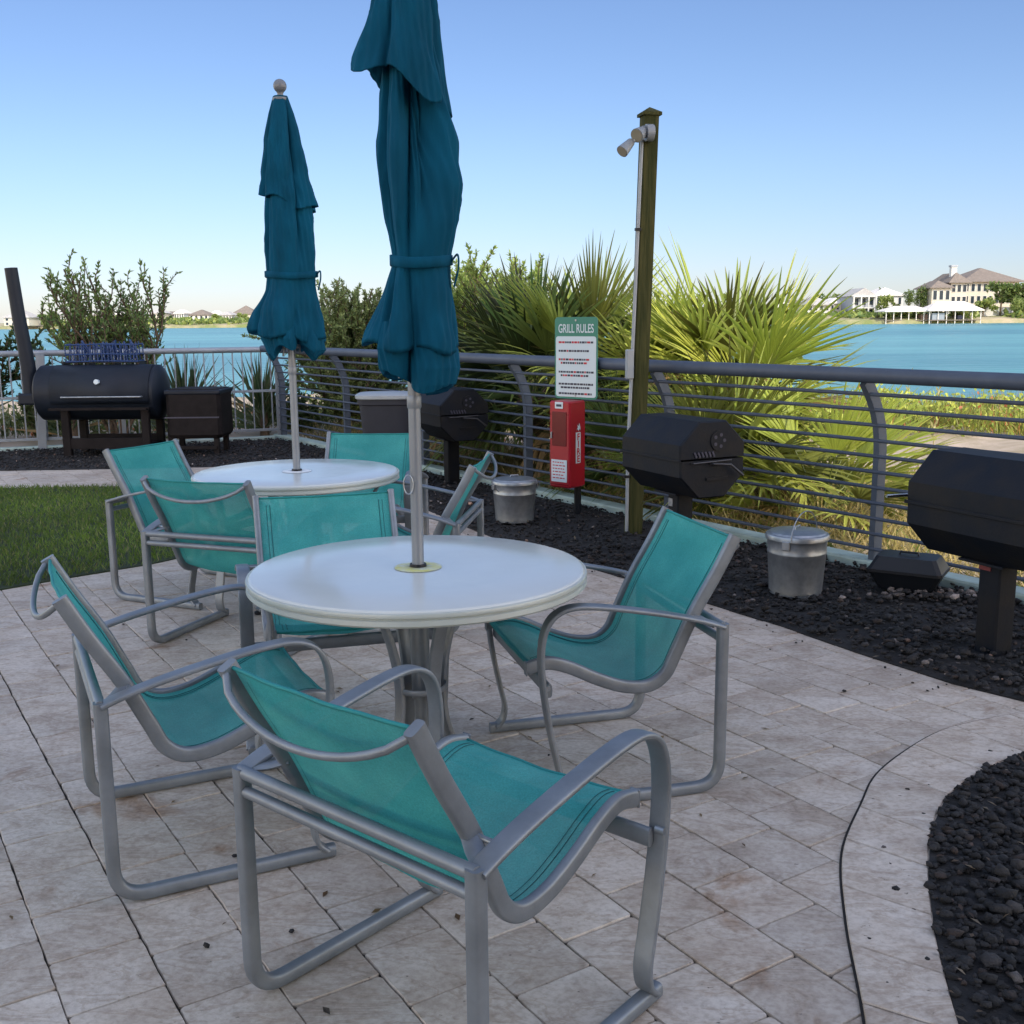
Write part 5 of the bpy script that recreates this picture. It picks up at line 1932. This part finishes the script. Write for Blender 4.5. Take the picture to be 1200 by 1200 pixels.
# rock revetment and seawall at the right
P = nr.uniform((172, 350), (236, 362), (900, 2))
V0, F0 = ico()
Vr = V0[None] * nr.uniform(.5, 1.3, (900, 12, 1)) + np.column_stack([P, .2 + (P[:, 1] - 350) * .28])[:, None]
tag(rawmesh('shore_boulders', Vr.reshape(-1, 3), (F0[None] + (np.arange(900) * 12)[:, None, None]).reshape(-1, 3), mat('boulder', (.38, .30, .23), .9, noise=.3, nscale=.5)), kind='stuff')
a, b_ = at(1150, 366, 372), at(1240, 366, 372)
sw = MB().box(((a.x + b_.x) / 2, 374, 2.6), (b_.x - a.x, 1.2, 4.2))
sw.build('seawall', M_whitewall, None, props=('low white seawall above the boulders on the right shore', 'wall'))
for i, (x0, x1, Y, l) in enumerate([(940, 1000, 372, 'timber dock along the water below the low houses'), (150, 200, 545, 'timber dock on the far left shore')]):
    a, b_ = at(x0, 376, Y), at(x1, 376, Y)
    root = empty('dock', ((a.x + b_.x) / 2, Y, -.6), 0, l, 'dock')
    w_ = b_.x - a.x
    MB().box((0, 0, 1.2), (w_, 2, .25)).build('deck', M_pile, root)
    for k in range(int(w_ / 2.5) + 1):
        MB().box((-w_ / 2 + k * 2.5, -.8, .8), (.3, .3, 2.6)).build('pile', M_pile, root)

# ------------------------------------------------------------------ the condominium whose shade covers the terrace
def condo():
    root = empty('condominium', (3.35, -8, 0), 0, 'tall pale condominium behind the camera whose shade covers the terrace', 'building')
    W, Hh, D = 11.0, 24.0, 12
    wall = mat('condo_stucco', (.55, .53, .48), .85, noise=.05, nscale=.5)
    MB().box((0, -D / 2, Hh / 2), (W, D, Hh)).build('wall', wall, root)
    for fl in range(7):
        z = .2 + fl * 3.3
        MB().box((-.9, .75, z + 3.0), (W - 1.8, 1.5, .22)).build('balcony_slab', M_whitewall, root)
        MB().box((-.9, 1.46, z + 3.6), (W - 1.8, .05, .95)).build('balcony_rail', M_lightplastic, root)
        for k in range(2):
            f = MB().box((-W / 2 + 2.9 + k * 5.0, .02, z + 1.35), (3.0, .10, 2.3)).build('window', M_whitewall, root)
            MB().box((-W / 2 + 2.9 + k * 5.0, .08, z + 1.35), (2.8, .04, 2.1)).build('pane', M_glassd, f)


condo()

for nm, poly_, n_, bx_ in (('bark_litter', bedpoly, 5200, (-7, 3.4, 3.7, 14.05)), ('bark_litter', bed2, 800, (0.7, 3.2, 1.2, 3.75))):
    P2 = scatter(poly_, n_, 91, bx_)
    q_ = np.random.default_rng(92)
    n2 = len(P2)
    Pz = np.column_stack([P2, q_.uniform(.016, .030, n2)])
    Dd = np.column_stack([q_.normal(0, 1, n2), q_.normal(0, 1, n2), q_.normal(0, .25, n2)])
    cc_ = np.array([(.07, .045, .03), (.13, .09, .055), (.03, .025, .02), (.20, .16, .11)])[q_.integers(0, 4, n2)]
    V, F, CC = leaf_quads(Pz, Dd, np.tile([0.05, 0.05, 1.0], (n2, 1)), q_.uniform(.012, .04, n2), q_.uniform(.006, .014, n2), cc_, .08)
    tag(rawmesh(nm, V, F, M_leaf, C=CC), kind='stuff')

# fallen leaves on the paving
rl = random.Random(31)
mb = MB()
for i in range(70):
    x, y = rl.uniform(-2.2, 1.3), rl.uniform(1.4, 7.0)
    if rl.random() < .5: x, y = rl.gauss(-.2, .6), rl.gauss(3.2, .8)
    a = rl.uniform(0, 6.28); s = rl.uniform(.008, .02)
    c, q = math.cos(a), math.sin(a)
    k = rl.choice([(.10, .06, .03), (.16, .11, .05), (.05, .04, .03)])
    mb.add([(x - c * s, y - q * s, .004), (x - q * s * .4, y + c * s * .4, .007), (x + c * s, y + q * s, .0045), (x + q * s * .4, y - c * s * .4, .005)], [(0, 1, 2, 3)], k)
tag(mb.build('fallen_leaves', M_leaf), kind='stuff')

# ------------------------------------------------------------------ light
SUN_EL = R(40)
SKY_FILL = (7.35, 5.1, 3.8, 1)
travel = Vector((-.40, .917, 0)).normalized()
az_from = math.atan2(-travel.x, -travel.y)           # compass bearing of the sun, clockwise from +Y
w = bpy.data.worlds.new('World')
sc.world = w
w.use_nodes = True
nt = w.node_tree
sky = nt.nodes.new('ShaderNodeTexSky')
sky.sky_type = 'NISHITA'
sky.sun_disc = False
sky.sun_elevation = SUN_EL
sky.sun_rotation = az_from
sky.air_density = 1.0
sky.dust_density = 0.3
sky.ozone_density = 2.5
# added fill: sky multiplied up overhead and behind the camera to brighten the shade, clear blue over the water to the north
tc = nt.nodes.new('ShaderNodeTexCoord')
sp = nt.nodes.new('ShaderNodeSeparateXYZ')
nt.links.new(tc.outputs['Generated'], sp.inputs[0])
fill_fac = nt.nodes.new('ShaderNodeMapRange')
fill_fac.interpolation_type = 'SMOOTHSTEP'
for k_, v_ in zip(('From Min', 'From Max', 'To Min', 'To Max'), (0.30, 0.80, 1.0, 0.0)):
    fill_fac.inputs[k_].default_value = v_
nt.links.new(sp.outputs['Y'], fill_fac.inputs[0])
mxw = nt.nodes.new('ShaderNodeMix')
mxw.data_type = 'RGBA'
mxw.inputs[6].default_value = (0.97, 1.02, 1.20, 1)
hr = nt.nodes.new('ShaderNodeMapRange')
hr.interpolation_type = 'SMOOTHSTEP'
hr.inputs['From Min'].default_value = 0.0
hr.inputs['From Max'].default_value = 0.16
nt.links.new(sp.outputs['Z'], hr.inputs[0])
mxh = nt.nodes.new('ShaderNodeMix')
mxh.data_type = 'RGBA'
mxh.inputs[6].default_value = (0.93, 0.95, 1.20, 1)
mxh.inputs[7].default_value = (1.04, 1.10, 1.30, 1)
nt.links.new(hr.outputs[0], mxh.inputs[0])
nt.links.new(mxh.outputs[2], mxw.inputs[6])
mxw.inputs[7].default_value = SKY_FILL
nt.links.new(fill_fac.outputs[0], mxw.inputs[0])
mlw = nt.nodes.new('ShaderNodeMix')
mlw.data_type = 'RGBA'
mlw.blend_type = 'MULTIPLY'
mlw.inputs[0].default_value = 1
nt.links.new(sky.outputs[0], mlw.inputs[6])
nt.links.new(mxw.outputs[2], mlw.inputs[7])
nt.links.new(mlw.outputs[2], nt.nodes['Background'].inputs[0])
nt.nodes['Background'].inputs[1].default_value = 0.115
sun = bpy.data.lights.new('sun', 'SUN')
sun.energy = 5.0
sun.angle = R(.55)
sun.color = (1.0, .90, .74)
so = bpy.data.objects.new('sun', sun)
col.objects.link(so)
dirv = Vector((travel.x * math.cos(SUN_EL), travel.y * math.cos(SUN_EL), -math.sin(SUN_EL)))
so.rotation_euler = dirv.to_track_quat('-Z', 'Y').to_euler()

sc.view_settings.view_transform = 'Standard'
sc.view_settings.look = 'None'
sc.view_settings.exposure = 0
sc.cycles.max_bounces = 8
sc.cycles.transparent_max_bounces = 16
sc.cycles.use_denoising = True
